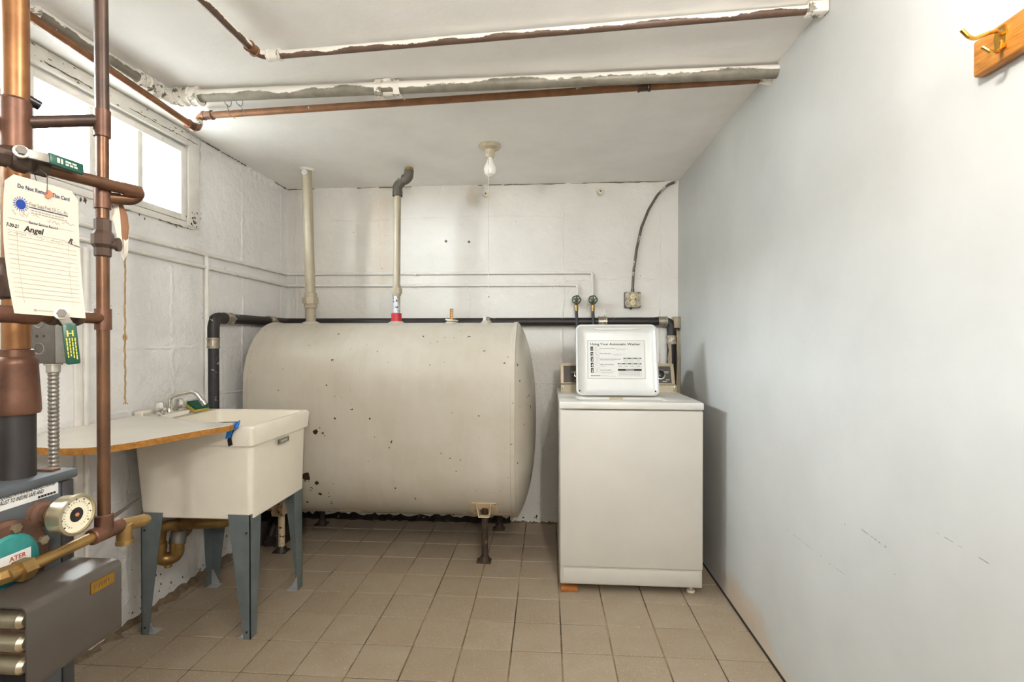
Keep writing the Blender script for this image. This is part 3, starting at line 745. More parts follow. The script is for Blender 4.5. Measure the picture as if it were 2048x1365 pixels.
# outlet with armoured cable
c = at(1265, 600, Y=3.335)
t = thing('wall_outlet', 'square metal double outlet box on the back wall fed by cable', 'outlet', (c.x, YB, c.z))
b = B(); box(b, c.x - .052, c.x + .052, 3.325, YB - .001, c.z - .052, c.z + .052, .006); part('box', b, m_box, t)
b = B(); poly = [(-.05, -.036), (-.036, -.05), (.036, -.05), (.05, -.036), (.05, .036), (.036, .05), (-.036, .05), (-.05, .036)]
prism(b, poly, .006, lambda u, v, q: V((c.x + u, 3.3245 - q, c.z + v))); part('cover_plate', b, m_outlet, t)
for s in (1, -1):
    b = B(); lathe(b, [(.0175, 0), (.0175, .003), (.015, .004), (0, .004)], (c.x, 3.3185, c.z + s * .0195), (0, -1, 0), 20); so = part('socket', b, m_ivory, t)
    b = B()
    for dx in (-.0065, .0065): box(b, c.x + dx - .0012, c.x + dx + .0012, 3.3135, 3.3145, c.z + s * .0195 - .002, c.z + s * .0195 + .007)
    lathe(b, [(.0024, 0), (.0024, .001)], (c.x, 3.3145, c.z + s * .0195 - .009), (0, -1, 0), 8); part('slot', b, m_ink, so, 0)
b = B(); box(b, c.x - .02, c.x - .004, 3.316, 3.33, c.z - .064, c.z - .05, .003); part('clamp_tab', b, m_ink, t)
b = B(); pts = [at(x, y, Y=3.35) for x, y in ((1265, 582), (1267, 545), (1273, 500), (1283, 455), (1297, 420), (1315, 390), (1335, 370), (1352, 364))]
tube(b, fillet(pts, .08, 5), .0085, 12); part('cable', b, m_cable, t)
b = B(); cyl(b, pts[0] + V((0, -.005, -.012)), pts[0] + V((0, -.003, .012)), .011); part('cable_connector', b, m_box, t)
for px_, py_, lab in ((973, 391, 'small round white insulator on the back wall beside the pull string'), (1200, 386, 'small faceted white insulator high on the wall above the hose valves')):
    p = at(px_, py_, Y=YB); b = B()
    t = thing('porcelain_insulator', lab, 'insulator', (p.x, YB, p.z))
    lathe(b, [(.016, 0), (.016, .010), (.012, .012), (.012, .028), (.022, .03), (.020, .042), (.0, .044)], (p.x, YB - .001, p.z), (0, -1, 0), 8 if px_ > 1000 else 18); part('insulator_body', b, m_porc, t)
    b = B(); lathe(b, [(.007, 0), (.006, .004), (0, .005)], (p.x, YB - .044, p.z), (0, -1, 0), 6); part('screw', b, m_box, t)

# rough wooden strip in the corner behind the washer
bm = B(); rnd = random.Random(2); n = 24; rings = []
for i in range(n + 1):
    zz = .02 + 1.27 * i / n; j = rnd.uniform(0, .012)
    rings.append([V((.838 - j, 3.30, zz)), V((XR - .001, 3.30, zz)), V((XR - .001, YB - .001, zz)), V((.838 - j, YB - .001, zz))])
loft(bm, rings); struct('trim_1', bm, m_wood)
bm = B(); rings = []
for i in range(13):
    zz = .9 + .32 * i / 12; j = rnd.uniform(0, .008); h = .010 * (1 - i / 13)
    rings.append([V((.782 - j - h, 3.265, zz)), V((.79 + h, 3.265, zz)), V((.79 + h, 3.275, zz)), V((.782 - j - h, 3.275, zz))])
loft(bm, rings)
box(bm, .772, .800, 3.265, 3.275, .004, .9)
solid('splintered_lath', bm, m_wood, 'pale splintered wooden lath standing behind the washer console', 'wood strip', (.787, 3.27, .004))

# ------------------------------------------------------------ text
def text_bm(s, size, bold=0.0, align='LEFT', shear=0):
    cu = bpy.data.curves.new('t', 'FONT'); cu.body = s; cu.size = size; cu.align_x = align; cu.offset = bold * size; cu.shear = shear; cu.resolution_u = 2
    o = bpy.data.objects.new('t', cu); col.objects.link(o)
    me = bpy.data.meshes.new_from_object(o.evaluated_get(bpy.context.evaluated_depsgraph_get()))
    b = bmesh.new(); b.from_mesh(me)
    bpy.data.objects.remove(o); bpy.data.curves.remove(cu); bpy.data.meshes.remove(me); return b
def put_text(bm, s, size, mtx, x, y, bold=0, align='LEFT', width=None, shear=0):
    b = text_bm(s, size, bold, align, shear)
    if width and b.verts:
        xs_ = [v.co.x for v in b.verts]; k_ = width / max(1e-6, max(xs_) - min(xs_))
        for v in b.verts: v.co.x *= k_
    b.transform(mtx @ M.Translation((x, y, 0))); merge(bm, b)
def rect(bm, mtx, x0, y0, x1, y1, z=0):
    bm.faces.new([bm.verts.new(mtx @ V(q)) for q in ((x0, y0, z), (x1, y0, z), (x1, y1, z), (x0, y1, z))])
def rframe(bm, mtx, x0, y0, x1, y1, t):
    rect(bm, mtx, x0, y0, x1, y0 + t); rect(bm, mtx, x0, y1 - t, x1, y1); rect(bm, mtx, x0, y0, x0 + t, y1); rect(bm, mtx, x1 - t, y0, x1, y1)
def basis(o, x, y):
    x, y = V(x).normalized(), V(y).normalized(); zz = x.cross(y)
    return M(((x.x, y.x, zz.x, o[0]), (x.y, y.y, zz.y, o[1]), (x.z, y.z, zz.z, o[2]), (0, 0, 0, 1)))

# ------------------------------------------------------------ washer
wx0, wx1, wy0, wy1 = .062, .743, 2.45, 3.13
t = thing('washing_machine', 'white top-loading washing machine with its lid standing open', 'washer', ((wx0 + wx1) / 2, 2.8, 0))
b = B(); box(b, wx0, wx1, wy0, wy1, .042, .897, .008, 3); body = part('cabinet', b, m_washer, t)
b = B(); box(b, wx0 + .0005, wx1 - .0005, wy0 - .007, wy0 + .02, .131, .894, .006, 3); part('front_panel', b, m_washer, body)
b = B(); box(b, wx0 + .016, wx1 - .016, wy0 - .0025, wy0 + .01, .05, .122, .003); part('kick_panel', b, m_washer, body)
# top deck with its loading opening
ox0, ox1, oy0, oy1 = .15, .592, 2.492, 2.66; z0, z1 = .9, .936
b = B(); box(b, wx0 - .003, wx1 + .003, wy0 - .012, oy0, z0, z1, .008, 3); box(b, wx0 - .003, wx1 + .003, oy1, wy1, z0, z1, .008, 3)
box(b, wx0 - .003, ox0, oy0 - .012, oy1 + .012, z0, z1 - .0003, .004); box(b, ox1, wx1 + .003, oy0 - .012, oy1 + .012, z0, z1 - .0003, .004)
deck = part('top_deck', b, m_white, t)
b = B(); box(b, ox0 - .004, ox1 + .004, oy0 - .004, oy1 + .004, .905, .922); part('opening_ledge', b, m_lid, deck)
b = B(); box(b, .325, .395, oy1 - .006, oy1 - .003, .9225, .934); part('rating_plate', b, m_alu, deck)
# console
b = B(); prof = [(2.905, .936), (2.902, .974), (2.94, .980), (2.985, 1.093), (3.10, 1.093), (3.12, .936)]
prism(b, prof, .655, lambda u, v, q: V((.078 + q, u, v))); con = part('console', b, m_beige, t)
sl = V((0, .045, .113)).normalized(); nrm = V((0, -.113, .045)).normalized()
ct = basis(V((.078, 2.94, .980)) + nrm * .0008, (1, 0, 0), sl)
b = B(); L = .1216
b2 = B(); prism(b2, [(.018, .004), (.637, .004), (.637, L - .016), (.018, L - .016)], .003, lambda u, v, q: ct @ V((u, v, q))); part('control_panel', b2, m_console, con)
b2 = B()
for q in ((0, 0, .012, L), (.643, 0, .655, L), (.012, L - .014, .643, L), (.012, 0, .643, .004)):
    prism(b2, [(q[0], q[1]), (q[2], q[1]), (q[2], q[3]), (q[0], q[3])], .005, lambda u, v, w_: ct @ V((u, v, w_)))
part('panel_trim', b2, m_alu, con)
for kx_, r in ((.104, .026), (.575, .030)):
    b2 = B(); c = ct @ V((kx_, .055, 0)); lathe(b2, [(r, .002), (r, .006), (r * .86, .008), (r * .7, .008)], c, nrm, 28); part('dial_ring', b2, m_chrome, con)
    b2 = B(); lathe(b2, [(r * .8, .003), (r * .72, .022), (r * .6, .024), (0, .024)], c, nrm, 24); part('dial_knob', b2, m_black, con)
b2 = B()
for (u, v, wd) in ((.06, .066, .018), (.083, .016, .028), (.595, .07, .03), (.60, .063, .022), (.605, .022, .02), (.585, .012, .025), (.1, L - .009, .03)): rect(b2, ct, u, v, u + wd, v + .0035, .0062)
part('panel_print', b2, m_cream_print, con, 0)
for x_ in (.085, .715):
    b2 = B(); box(b2, x_, x_ + .012, 2.8985, 2.904, .942, .972, .002); part('end_screw_plate', b2, m_alu, con)
# open lid
la, lc = V((.153, 2.655, .944)), V((0, .085, .372)); lh = lc.length
lm = basis(la, (1, 0, 0), lc); LW = .428
b = B()
outer = rrect(0, LW, 0, lh, .028, 6)
inner = rrect(.008, LW - .008, .008, lh - .008, .024, 6); inner2 = rrect(.016, LW - .016, .014, lh - .02, .022, 6); flat = rrect(.05, LW - .03, .03, lh - .06, .02, 6)
rings = [[lm @ V((u, v, -.016)) for u, v in outer], [lm @ V((u, v, .012)) for u, v in outer], [lm @ V((u, v, .0145)) for u, v in inner], [lm @ V((u, v, .004)) for u, v in inner2], [lm @ V((u, v, .0)) for u, v in flat]]
loft(b, rings, True, True); lid = part('lid', b, m_lid, t, 50)
b = B(); prism(b, [(.10, lh - .021), (.34, lh - .021), (.31, lh - .028), (.13, lh - .028)], .004, lambda u, v, q: lm @ V((u, v, .0045 + q))); part('finger_lip', b, m_lid, lid)
for u in (.016, LW - .02):
    b = B(); lathe(b, [(.004, 0), (.004, .004), (0, .005)], lm @ V((u, .022, .010)), lm.to_3x3() @ V((0, 0, 1)), 10); part('lid_bumper', b, m_ink, lid)
b = B(); box(b, 0, .007, 0, .035, 0, .004, .001, 1, lm @ M.Translation((LW - .014, .17, .01))); part('lid_switch_tab', b, m_paper, lid)
# the instruction sheet on the lid
sx0, sy0, sw, sh = .061, .088, .301, .208
sheet_m = lm @ M.Translation((sx0, sy0, .0012))
b = B(); prism(b, rrect(0, sw, 0, sh, .004, 3), .0008, lambda u, v, q: sheet_m @ V((u, v, q))); sheet = part('instruction_sheet', b, m_paper, lid)
pm = sheet_m @ M.Translation((0, 0, .0011))
U = lambda x: (x - 195) / 1405 * sw
W_ = lambda y: (1110 - y) / 975 * sh
b = B(); rframe(b, pm, .0, .0, sw, sh, .0016); part('sheet_border', b, m_grey_ink, sheet, 0)
b = B(); put_text(b, 'Using Your Automatic Washer', .0185, pm, U(270), W_(262), .018, 'LEFT', U(1500) - U(270)); part('sheet_title', b, m_ink, sheet, 0)
b = B(); b2 = B(); b3 = B(); b4 = B()
rows = [(295, 405), (430, 545), (565, 682), (705, 820), (845, 960)]
heads = [('Add measured detergent', 890, 350), ('Add clothes load', 760, 485), ('Select load size and temperature', 1018, 625), ('Select cycle and time', 838, 762), ('Start your washer', 780, 903)]
pm2 = pm @ M.Translation((0, 0, .0004))
for i, ((ya, yb), (hd, xe, yl)) in enumerate(zip(rows, heads)):
    rect(b, pm, U(272), W_(yb), U(337), W_(ya)); put_text(b2, str(i + 1), .021, pm2, U(285), W_(yb - 14), .015)
    rframe(b3, pm, U(343), W_(yb), U(490), W_(ya), .0008)
    for q in range(4):
        x_ = 360 + random.random() * 60; y_ = ya + 20 + q * 20; rect(b3, pm, U(x_), W_(y_ + 6), U(x_ + 30 + random.random() * 50), W_(y_))
    put_text(b, hd, .0078, pm, U(502), W_(yl), .012, 'LEFT', U(xe) - U(502))
for x0_, x1_, y_ in ((900, 1200, 352), (900, 1130, 375), (790, 1140, 487), (850, 1030, 510), (505, 890, 642), (505, 650, 795), (800, 870, 925), (505, 820, 945), (520, 820, 965), (520, 690, 1035), (690, 890, 1045)):
    for q in range(int(x0_), int(x1_) - 20, 34): rect(b3, pm, U(q), W_(y_ + 5), U(q + 26), W_(y_ - 3))
for (xa, xb, ya, yh, yb, nc) in ((1080, 1515, 580, 606, 695, 3), (935, 1515, 718, 746, 832, 4), (935, 1515, 858, 908, 1045, 1)):
    rect(b, pm, U(xa), W_(yh), U(xb), W_(ya)); rframe(b3, pm, U(xa), W_(yb), U(xb), W_(ya), .0008)
    for q in range(1, nc): x_ = xa + (xb - xa) * q / nc; rect(b3, pm, U(x_ - 3), W_(yb), U(x_ + 3), W_(ya))
    nl = 2 if nc > 1 else 4
    for q in range(nc):
        for r in range(nl):
            x_ = xa + (xb - xa) * q / nc + 22; y_ = yh + 26 + r * 27; rect(b3, pm, U(x_), W_(y_ + 6), U(x_ + (xb - xa) / nc * (.62 if nc > 1 else .9)), W_(y_ - 3))
        if nc > 1: rect(b2, pm2, U(xa + (xb - xa) * (q + .25) / nc), W_(yh - 9), U(xa + (xb - xa) * (q + .75) / nc), W_(ya + 9))
put_text(b2, 'WARNING', .0082, pm2, U(1120), W_(900), .015, 'LEFT', U(1330) - U(1120))
[rect(b, pm, U(268 + q_ * 30), W_(1043), U(292 + q_ * 30), W_(1027)) for q_ in range(8)]
part('sheet_print', b, m_ink, sheet, 0, kind='stuff'); part('sheet_reversed_print', b2, m_paper, sheet, 0); part('sheet_small_print', b3, m_grey_ink, sheet, 0); b4.free()
for fx, fy in ((.70, 2.50), (.70, 3.06), (.11, 3.06)):
    b = B(); lathe(b, [(.019, .001), (.021, .006), (.019, .014), (.008, .016), (.008, .05)], (fx, fy, 0), (0, 0, 1), 18); part('foot', b, m_porc, t)
b = B(); cyl(b, (.10, 2.52, .02), (.10, 2.52, .05), .012); part('foot', b, m_porc, t)
b = B(); box(b, .066, .148, 2.456, 2.60, .001, .022, .002); solid('wooden_shim', b, m_shim, 'small reddish wooden shim under the washer\'s front left corner', 'shim', (.107, 2.528, .001))

# ------------------------------------------------------------ laundry tub
rx0, rx1, ry0, ry1, zr = -1.79, -1.203, 1.962, 2.462, .882
t = thing('laundry_tub', 'cream resin laundry tub on grey tapered legs against the left wall', 'sink', (-1.47, 2.2, 0))
def ring(z, x0, x1, y0, y1, r): return [V((x, y, z)) for x, y in rrect(x0, x1, y0, y1, r, 5)]
b = B(); loft(b, [ring(.491, -1.695, -1.226, 1.985, 2.420, .02), ring(.497, -1.703, -1.219, 1.978, 2.427, .025), ring(.80, -1.735, -1.217, 1.976, 2.443, .025), ring(.801, -1.79, rx1 - .004, ry0 + .004, ry1 - .006, .016), ring(.872, rx0, rx1, ry0, ry1, .016), ring(zr, rx0 + .002, rx1 - .006, ry0 + .006, ry1 - .006, .02),
    ring(zr, -1.675, rx1 - .02, ry0 + .02, ry1 - .02, .03), ring(zr - .012, -1.672, rx1 - .026, ry0 + .026, ry1 - .026, .03), ring(.56, -1.64, -1.27, 2.03, 2.38, .05), ring(.545, -1.6, -1.3, 2.06, 2.35, .04)], True, True)
tub = part('basin', b, m_tub, t, 40)
b = B(); box(b, XL + .004, -1.765, 2.062, ry1 - .05, zr - .01, .922, .008, 3); part('back_ledge', b, m_tub, tub)
q = at(567, 881, X=rx1); pmx = basis(V((rx1 + .0015, q.y, q.z)), (0, 1, 0), (0, 0, 1))
b = B(); box(b, -.046, .046, -.011, .011, -.002, .0008, 0, 1, pmx); npl = part('name_plate', b, m_grey_fit, tub, 0)
b = B(); [rect(b, pmx, -.03 + q_ * .0105, -.005, -.0225 + q_ * .0105, .005, .0012) for q_ in range(6)]; rframe(b, pmx @ M.Translation((0, 0, .0011)), -.043, -.009, .043, .009, .0012); part('plate_lettering', b, m_cream_print, npl, 0)
def tub_leg(x, y, sx, sy):
    """steel angle leg, corner at x, y, flanges running inwards along sx and sy"""
    b = B(); th = .003
    def fl(w0, w1, ax):
        for (za, zb_, wa, wb) in ((.515, 0.0, w0, w1),):
            if ax == 'x': pts = [(0, zb_), (wb, zb_), (wa, za), (0, za)]; mp = lambda u, v, q: V((x + sx * u, y + sy * q, v))
            else: pts = [(0, zb_), (wb, zb_), (wa, za), (0, za)]; mp = lambda u, v, q: V((x + sx * q, y + sy * u, v))
            prism(b, pts, th, mp)
    fl(.096, .030, 'x'); fl(.082, .045, 'y')
    o = part('leg', b, m_leg, t, 20)
    b = B(); prism(b, [(.004, .002), (.05, .002), (.012, .075), (.004, .075)], .0025, lambda u, v, q: V((x + sx * u, y + sy * (.012 + q), v))); box(b, min(x + sx * .004, x + sx * .055), max(x + sx * .004, x + sx * .055), min(y + sy * .004, y + sy * .05), max(y + sy * .004, y + sy * .05), 0, .003)
    part('foot_plate', b, m_legpad, o)
    b = B()
    for zz in (.03, .44):
        lathe(b, [(.005, 0), (.004, .003), (0, .0035)], (x + sx * .016, y, zz), (0, -sy, 0), 8)
    part('rivet', b, m_rust, o)
tub_leg(-1.222, 1.974, -1, 1); tub_leg(-1.698, 1.974, 1, 1); tub_leg(-1.226, 2.422, -1, -1); tub_leg(-1.698, 2.422, 1, -1)
# trap under the tub
t = thing('drain_trap', 'aged brass drain trap curving under the laundry tub', 'drain pipe', (-1.45, 2.2, .3))
d0 = V((-1.45, 2.2, .50)); yt = 2.14
e0 = at(392, 1048, Y=yt + .03); e1 = at(322, 1052, Y=yt); e2 = at(320, 1128, Y=yt - .01); e3 = at(356, 1140, Y=yt + .02); e4 = at(352, 1078, Y=yt + .05)
b = B(); tube(b, fillet([d0, V((d0.x, d0.y, e0.z)), e0 + V((-.03, 0, 0)), e1, at(318, 1095, Y=yt)], .05, 8), .025, 18); part('drain_arm', b, m_brass, t)
u0 = at(318, 1095, Y=yt); u1 = at(354, 1080, Y=yt + .04); lowz = at(330, 1122, Y=yt).z
b = B(); tube(b, fillet([u0 + V((0, 0, .01)), V((u0.x, u0.y, lowz)), V((u1.x, u1.y, lowz)), u1], .05, 10), .029, 18); part('trap_bend', b, m_brass, t)
fitting(t, u0 + V((0, 0, .004)), (0, 0, 1), .0315, .03, m_brass, 'slip_nut', False); fitting(t, (e0 + e1) / 2 + V((.0, 0, .0)), e1 - e0, .0295, .022, m_brass, 'slip_nut', False)
b = B(); lathe(b, [(.012, -.002), (.016, -.012), (.016, -.02), (0, -.021)], V(((u0.x + u1.x) / 2, (u0.y + u1.y) / 2, lowz - .018)), (0, 0, 1), 14); part('cleanout_plug', b, m_brass, t)
b = B(); tube(b, fillet([u1 + V((0, 0, -.02)), u1 + V((-.005, .02, .03)), V((-1.72, 2.42, .42)), V((xd + .01, yv - .03, .44))], .05, 8), .034, 18); part('waste_arm', b, m_drainpipe, t)
b = B(); lathe(b, [(.03, -.012), (.039, -.012), (.039, .012), (.03, .012)], u1 + V((-.012, .05, .026)), V((-.2, .9, .1)), 20); part('slip_nut', b, m_brass, t)
# faucet
t = thing('laundry_faucet', 'chrome two-handle faucet on the back deck of the laundry tub', 'faucet', (-1.72, 2.165, zr + .001))
fx = -1.725; fz = zr + .001
b = B(); loft(b, [[V((x, y, z)) for x, y in rrect(fx - .028, fx + .028, 2.065, 2.275, .02, 5)] for z in (fz, fz + .022)] + [[V((x, y, fz + .028)) for x, y in rrect(fx - .022, fx + .022, 2.072, 2.268, .018, 5)]]); part('deck_body', b, m_chrome, t)
for yy_ in (2.112, 2.232):
    b = B(); lathe(b, [(.013, 0), (.013, .010), (.023, .016), (.0245, .028), (.019, .050), (.012, .054), (0, .055)], (fx, yy_, fz + .026), (0, 0, 1), 10); part('handle', b, m_chrome, t)
b = B(); sp = [V((fx + .002, 2.165, fz + .02)), V((fx + .004, 2.167, fz + .098)), V((fx + .10, 2.20, fz + .118)), V((fx + .135, 2.212, fz + .055))]
tube(b, fillet(sp, .035, 8), .0098, 16); part('spout', b, m_chrome, t)
b = B(); lathe(b, [(.0125, -.012), (.0125, .012), (.0105, .014)], sp[-1] + V((-.002, 0, .008)), sp[-2] - sp[-1], 16); part('aerator', b, m_chrome, t)
b = B(); lathe(b, [(.016, 0), (.013, .014), (.0105, .018)], (fx + .002, 2.165, fz + .026), (0, 0, 1), 16); part('spout_nut', b, m_chrome, t)
# sponge
q = V((-1.722, 2.345, zr + .001)); t = thing('scouring_sponge', 'green and yellow scouring sponge beside the chrome faucet', 'sponge', q)
mt = M.Translation(q + V((0, 0, .016))) @ M.Rotation(-.2, 4, 'Z') @ M.Rotation(.5, 4, 'Y')
b = B(); box(b, -.03, .03, -.042, .042, 0, .016, .004, 2, mt); part('sponge_pad', b, m_spongey, t)
b = B(); box(b, -.031, .031, -.043, .043, .0155, .03, .004, 2, mt); part('scourer', b, m_sponge, t)
# laminate board
zt = zr + .024
ptsf = [at(x, y, Z=zt) for x, y in ((52, 893), (110, 897), (165, 896), (205, 893), (250, 887), (320, 875), (400, 861), (458, 851.5), (468, 848))]
ptsb = [at(436, 845, Z=zt), at(380, 844, Z=zt), V((-1.66, 2.055, zt)), V((XL + .004, 2.055, zt)), V((XL + .004, 1.42, zt))]
poly = [(p.x, p.y) for p in ptsf + ptsb]
t = thing('counter_board', 'white laminate board with raw chipboard edge lying across tub', 'counter', (-1.55, 1.8, zr + .001))
b = B(); prism(b, poly, .0215, lambda u, v, q: V((u, v, zr + .001 + q))); core = part('chipboard_core', b, m_chip, t, 20)
b = B(); prism(b, poly, .0016, lambda u, v, q: V((u, v, zr + .0225 + q))); part('laminate', b, m_lam, t, 20)
b = B(); box(b, XL + .001, XL + .03, 1.36, 1.9, zr - .04, zr + .0005, .003); struct('trim_2', b, m_trim)
# blue strap
q0 = at(468, 851, Z=zt); t = thing('blue_strap', 'blue and black strap hooked over the near tub rim', 'strap', (q0.x, q0.y, zt))
def ribbon(bm, pts, wv, th=.002):
    pts = fillet(pts, .012, 4); wv = V(wv); rings = []
    for i, p in enumerate(pts):
        d = (pts[min(i + 1, len(pts) - 1)] - pts[max(0, i - 1)]).normalized(); n_ = d.cross(wv).normalized() * th
        rings.append([p - wv - n_, p + wv - n_, p + wv + n_, p - wv + n_])
    loft(bm, rings)
pr = lambda x, y, dy=0: at(x, y, Y=1.945 + dy)
b = B(); ribbon(b, [pr(474, 848, .03), pr(468, 847, .01), pr(461, 856, -.01), pr(456, 877, -.006)], (.011, 0, .002)); part('blue_band', b, m_blue, t)
b = B(); ribbon(b, [pr(476, 844, .04), pr(475, 850, .0), pr(472, 858, -.012)], (.008, 0, .006)); part('blue_band', b, m_blue, t)
b = B(); ribbon(b, [pr(472, 846, .02), pr(468, 856, -.004), pr(462, 868, -.004), pr(459, 880, .004), pr(461, 892, .006)], (.008, .0, .003)); part('black_strap', b, m_black, t)
b = B(); tube(b, [pr(437, 845.5, .03), pr(474, 844.5, .03)], .0022, 8); part('hook_rod', b, m_box, t)

# tarry footing in the corner under the tank
b = B(); rnd = random.Random(9); n = 14; rings = []
for i in range(n + 1):
    x = XL + .002 + .23 * i / n; j = rnd.uniform(-.012, .012); h = .17 - .09 * i / n + rnd.uniform(-.015, .015)
    rings.append([V((x, 2.87 + j, .001)), V((x, 2.88 + j, h * .5)), V((x, 2.92 + j, h)), V((x, 3.10, h + .02)), V((x, 3.10, .001))])
loft(b, rings); solid('concrete_footing', b, m_tar, 'rough black tar-stained footing in the corner under the tank', 'footing', (-1.7, 2.95, .001), 0)
b = B(); rings = []
for i in range(9):
    x = XL + .002 + .16 * i / 8; h = .2 + rnd.uniform(-.02, .03) + .03 * math.sin(i)
    rings.append([V((x, 3.102, .001)), V((x, 3.102, h)), V((x, 3.2, h + .02)), V((x, 3.2, .001))])
loft(b, rings); solid('plaster_lump', b, m_left, 'broken white plaster lump behind the tarry footing', 'rubble', (-1.73, 3.15, .001), 20)

# ------------------------------------------------------------ coat rack on the right wall
bx0, bx1 = .835, XR - .0005
t = thing('coat_rack', 'oak coat rack board with brass double hooks on the right wall', 'coat rack', (bx1, .75, 1.757))
b = B(); box(b, bx0, bx1, .45, 1.05, 1.757, 1.828, .005, 3); part('board', b, m_oak, t)
def coat_hook(dy):
    g = lambda x, y, X: at(x, y, X=X) + V((0, dy, 0))
    b = B(); tube(b, fillet([g(2003, 70, .832), g(1992, 62, .82), g(1978, 66, .805), g(1948, 78, .785), g(1936, 73, .773), g(1923, 60, .762)], .012, 5), .0036, 10, True)
    hk = part('hook', b, m_hook, t)
    b = B(); tube(b, fillet([g(2001, 82, .831), g(1999, 102, .826), g(1990, 106, .812), g(1981, 104, .80), g(1964, 94, .788)], .01, 5), .0034, 10, True); part('lower_prong', b, m_hook, hk)
    b = B(); c = g(2004, 76, bx0); prism(b, [(-.010, -.022), (.010, -.022), (.013, .004), (.009, .020), (-.009, .020), (-.013, .004)], .004, lambda u, v, q: V((bx0 - q, c.y + u, c.z + v))); part('back_plate', b, m_hook, hk)
    b = B(); lathe(b, [(.0035, 0), (.003, .002), (0, .0022)], V((bx0 - .004, c.y - .003, c.z + .010)), (-1, 0, 0), 10); part('screw', b, m_box, hk)
for dy in (0, -.2, -.4): coat_hook(dy)

# ------------------------------------------------------------ boiler at the left
FX = -.82; BT = 1.02; BY1 = .812
t = thing('boiler', 'grey steel boiler with gauge, pump and control box at the left edge', 'boiler', (-1.15, .45, 0))
b = B(); box(b, -1.48, FX - .004, .02, BY1 - .004, .06, BT - .012, .006); part('jacket', b, m_boiler, t)
b = B(); box(b, FX - .006, FX, .02, .787, .06, BT - .018, .002); fp = part('front_panel', b, m_boiler, t)
b = B(); box(b, FX - .007, FX - .001, .791, BY1, .06, BT - .018, .002); part('corner_strip', b, m_boilerd, t)
b = B(); box(b, -1.485, FX + .004, .015, BY1 + .004, BT - .016, BT, .004); part('top_panel', b, m_boiler, t)
for fx_, fy_ in ((-.88, .08), (-.88, .75), (-1.42, .08), (-1.42, .75)):
    b = B(); box(b, fx_ - .03, fx_ + .03, fy_ - .03, fy_ + .03, 0, .065, .004); part('foot', b, m_boilerd, t)
b = B(); box(b, -.862, -.833, .784, .80, BT - .0005, BT + .004, .001); part('loose_plate', b, m_fit, t)
# inspection label
lp = basis(V((FX + .0008, .56, .985)), (0, 1, 0), (0, 0, 1))
b = B(); rect(b, lp, 0, 0, .222, .026); lab = part('inspection_label', b, m_paper, fp, 0)
lq = lp @ M.Translation((0, 0, .0006)); b = B()
put_text(b, 'NT REQUIRES AN ANNUAL INSPECTION BY', .009, lq, .119, .0165, .012, 'LEFT', .099, .3)
put_text(b, 'SPECIALIST TO INSURE SAFE AND', .009, lq, .119, .0085, .012, 'LEFT', .078, .3)
[rect(b, lq, .188 + q_ * .005, .002, .192 + q_ * .005, .0055) for q_ in range(6)]
part('label_lettering', b, m_ink, lab, 0)
# gauge
gc = at(78, 1028, X=FX)
b = B(); lathe(b, [(.021, 0), (.020, .008), (.015, .012), (.015, .02)], gc, (1, 0, 0), 24); gf = part('gauge_port', b, m_rustrim, t)
b = B(); hexa(b, gc + V((.012, 0, 0)), gc + V((.035, 0, 0)), .0125); cyl(b, gc + V((.03, 0, 0)), gc + V((.04, 0, 0)), .009); part('gauge_stem', b, m_brass, gf)
g1 = gc + V((.038, .0, .0)); GS = .79
b = B(); lathe(b, [(r_ * GS, h_) for r_, h_ in ((.0, 0), (.034, 0), (.038, .004), (.038, .022), (.041, .024), (.041, .030), (.036, .031), (.0355, .026), (0, .026))], g1, (1, 0, 0), 36); gg = part('pressure_gauge', b, m_nickel, t, label='round nickel pressure gauge with cream dial')
b = B(); lathe(b, [(.0352 * GS, .0262), (.0352 * GS, .0268), (0, .0268)], g1, (1, 0, 0), 36); part('dial', b, m_dial, gg)
gm = basis(g1 + V((.0272, 0, 0)), (0, 1, 0), (0, 0, 1)) @ M.Diagonal((GS, GS, 1, 1))
b = B()
b.faces.new([b.verts.new(gm @ V((.0145 * math.cos(a), .0145 * math.sin(a), 0))) for a in [2 * PI * q / 28 for q in range(28)]])
for q in range(28):
    a = 2 * PI * q / 28
    if 4.4 < a < 5.0: continue
    for r0, r1 in ((.0245, .0265 if q % 2 else .028),):
        x_, y_ = math.cos(a), math.sin(a); nx, ny = -y_ * .0006, x_ * .0006
        b.faces.new([b.verts.new(gm @ V(p)) for p in ((x_ * r0 - nx, y_ * r0 - ny, 0), (x_ * r1 - nx, y_ * r1 - ny, 0), (x_ * r1 + nx, y_ * r1 + ny, 0), (x_ * r0 + nx, y_ * r0 + ny, 0))])
for q in range(9):
    a = PI * (1.2 - 1.4 * q / 8); rect(b, gm, .031 * math.cos(a) - .0016, .031 * math.sin(a) - .0014, .031 * math.cos(a) + .0016, .031 * math.sin(a) + .0014)
a = 2.3; b.faces.new([b.verts.new(gm @ V(p)) for p in ((-.0008, 0, .0004), (.024 * math.cos(a), .024 * math.sin(a), .0004), (.0008, .0008, .0004))])
part('dial_marks', b, m_ink, gg, 0)
b = B(); lathe(b, [(.003, 0), (.003, .002), (0, .003)], g1 + V((.0272, 0, 0)), (1, 0, 0), 12); part('dial_hub', b, m_orange, gg)
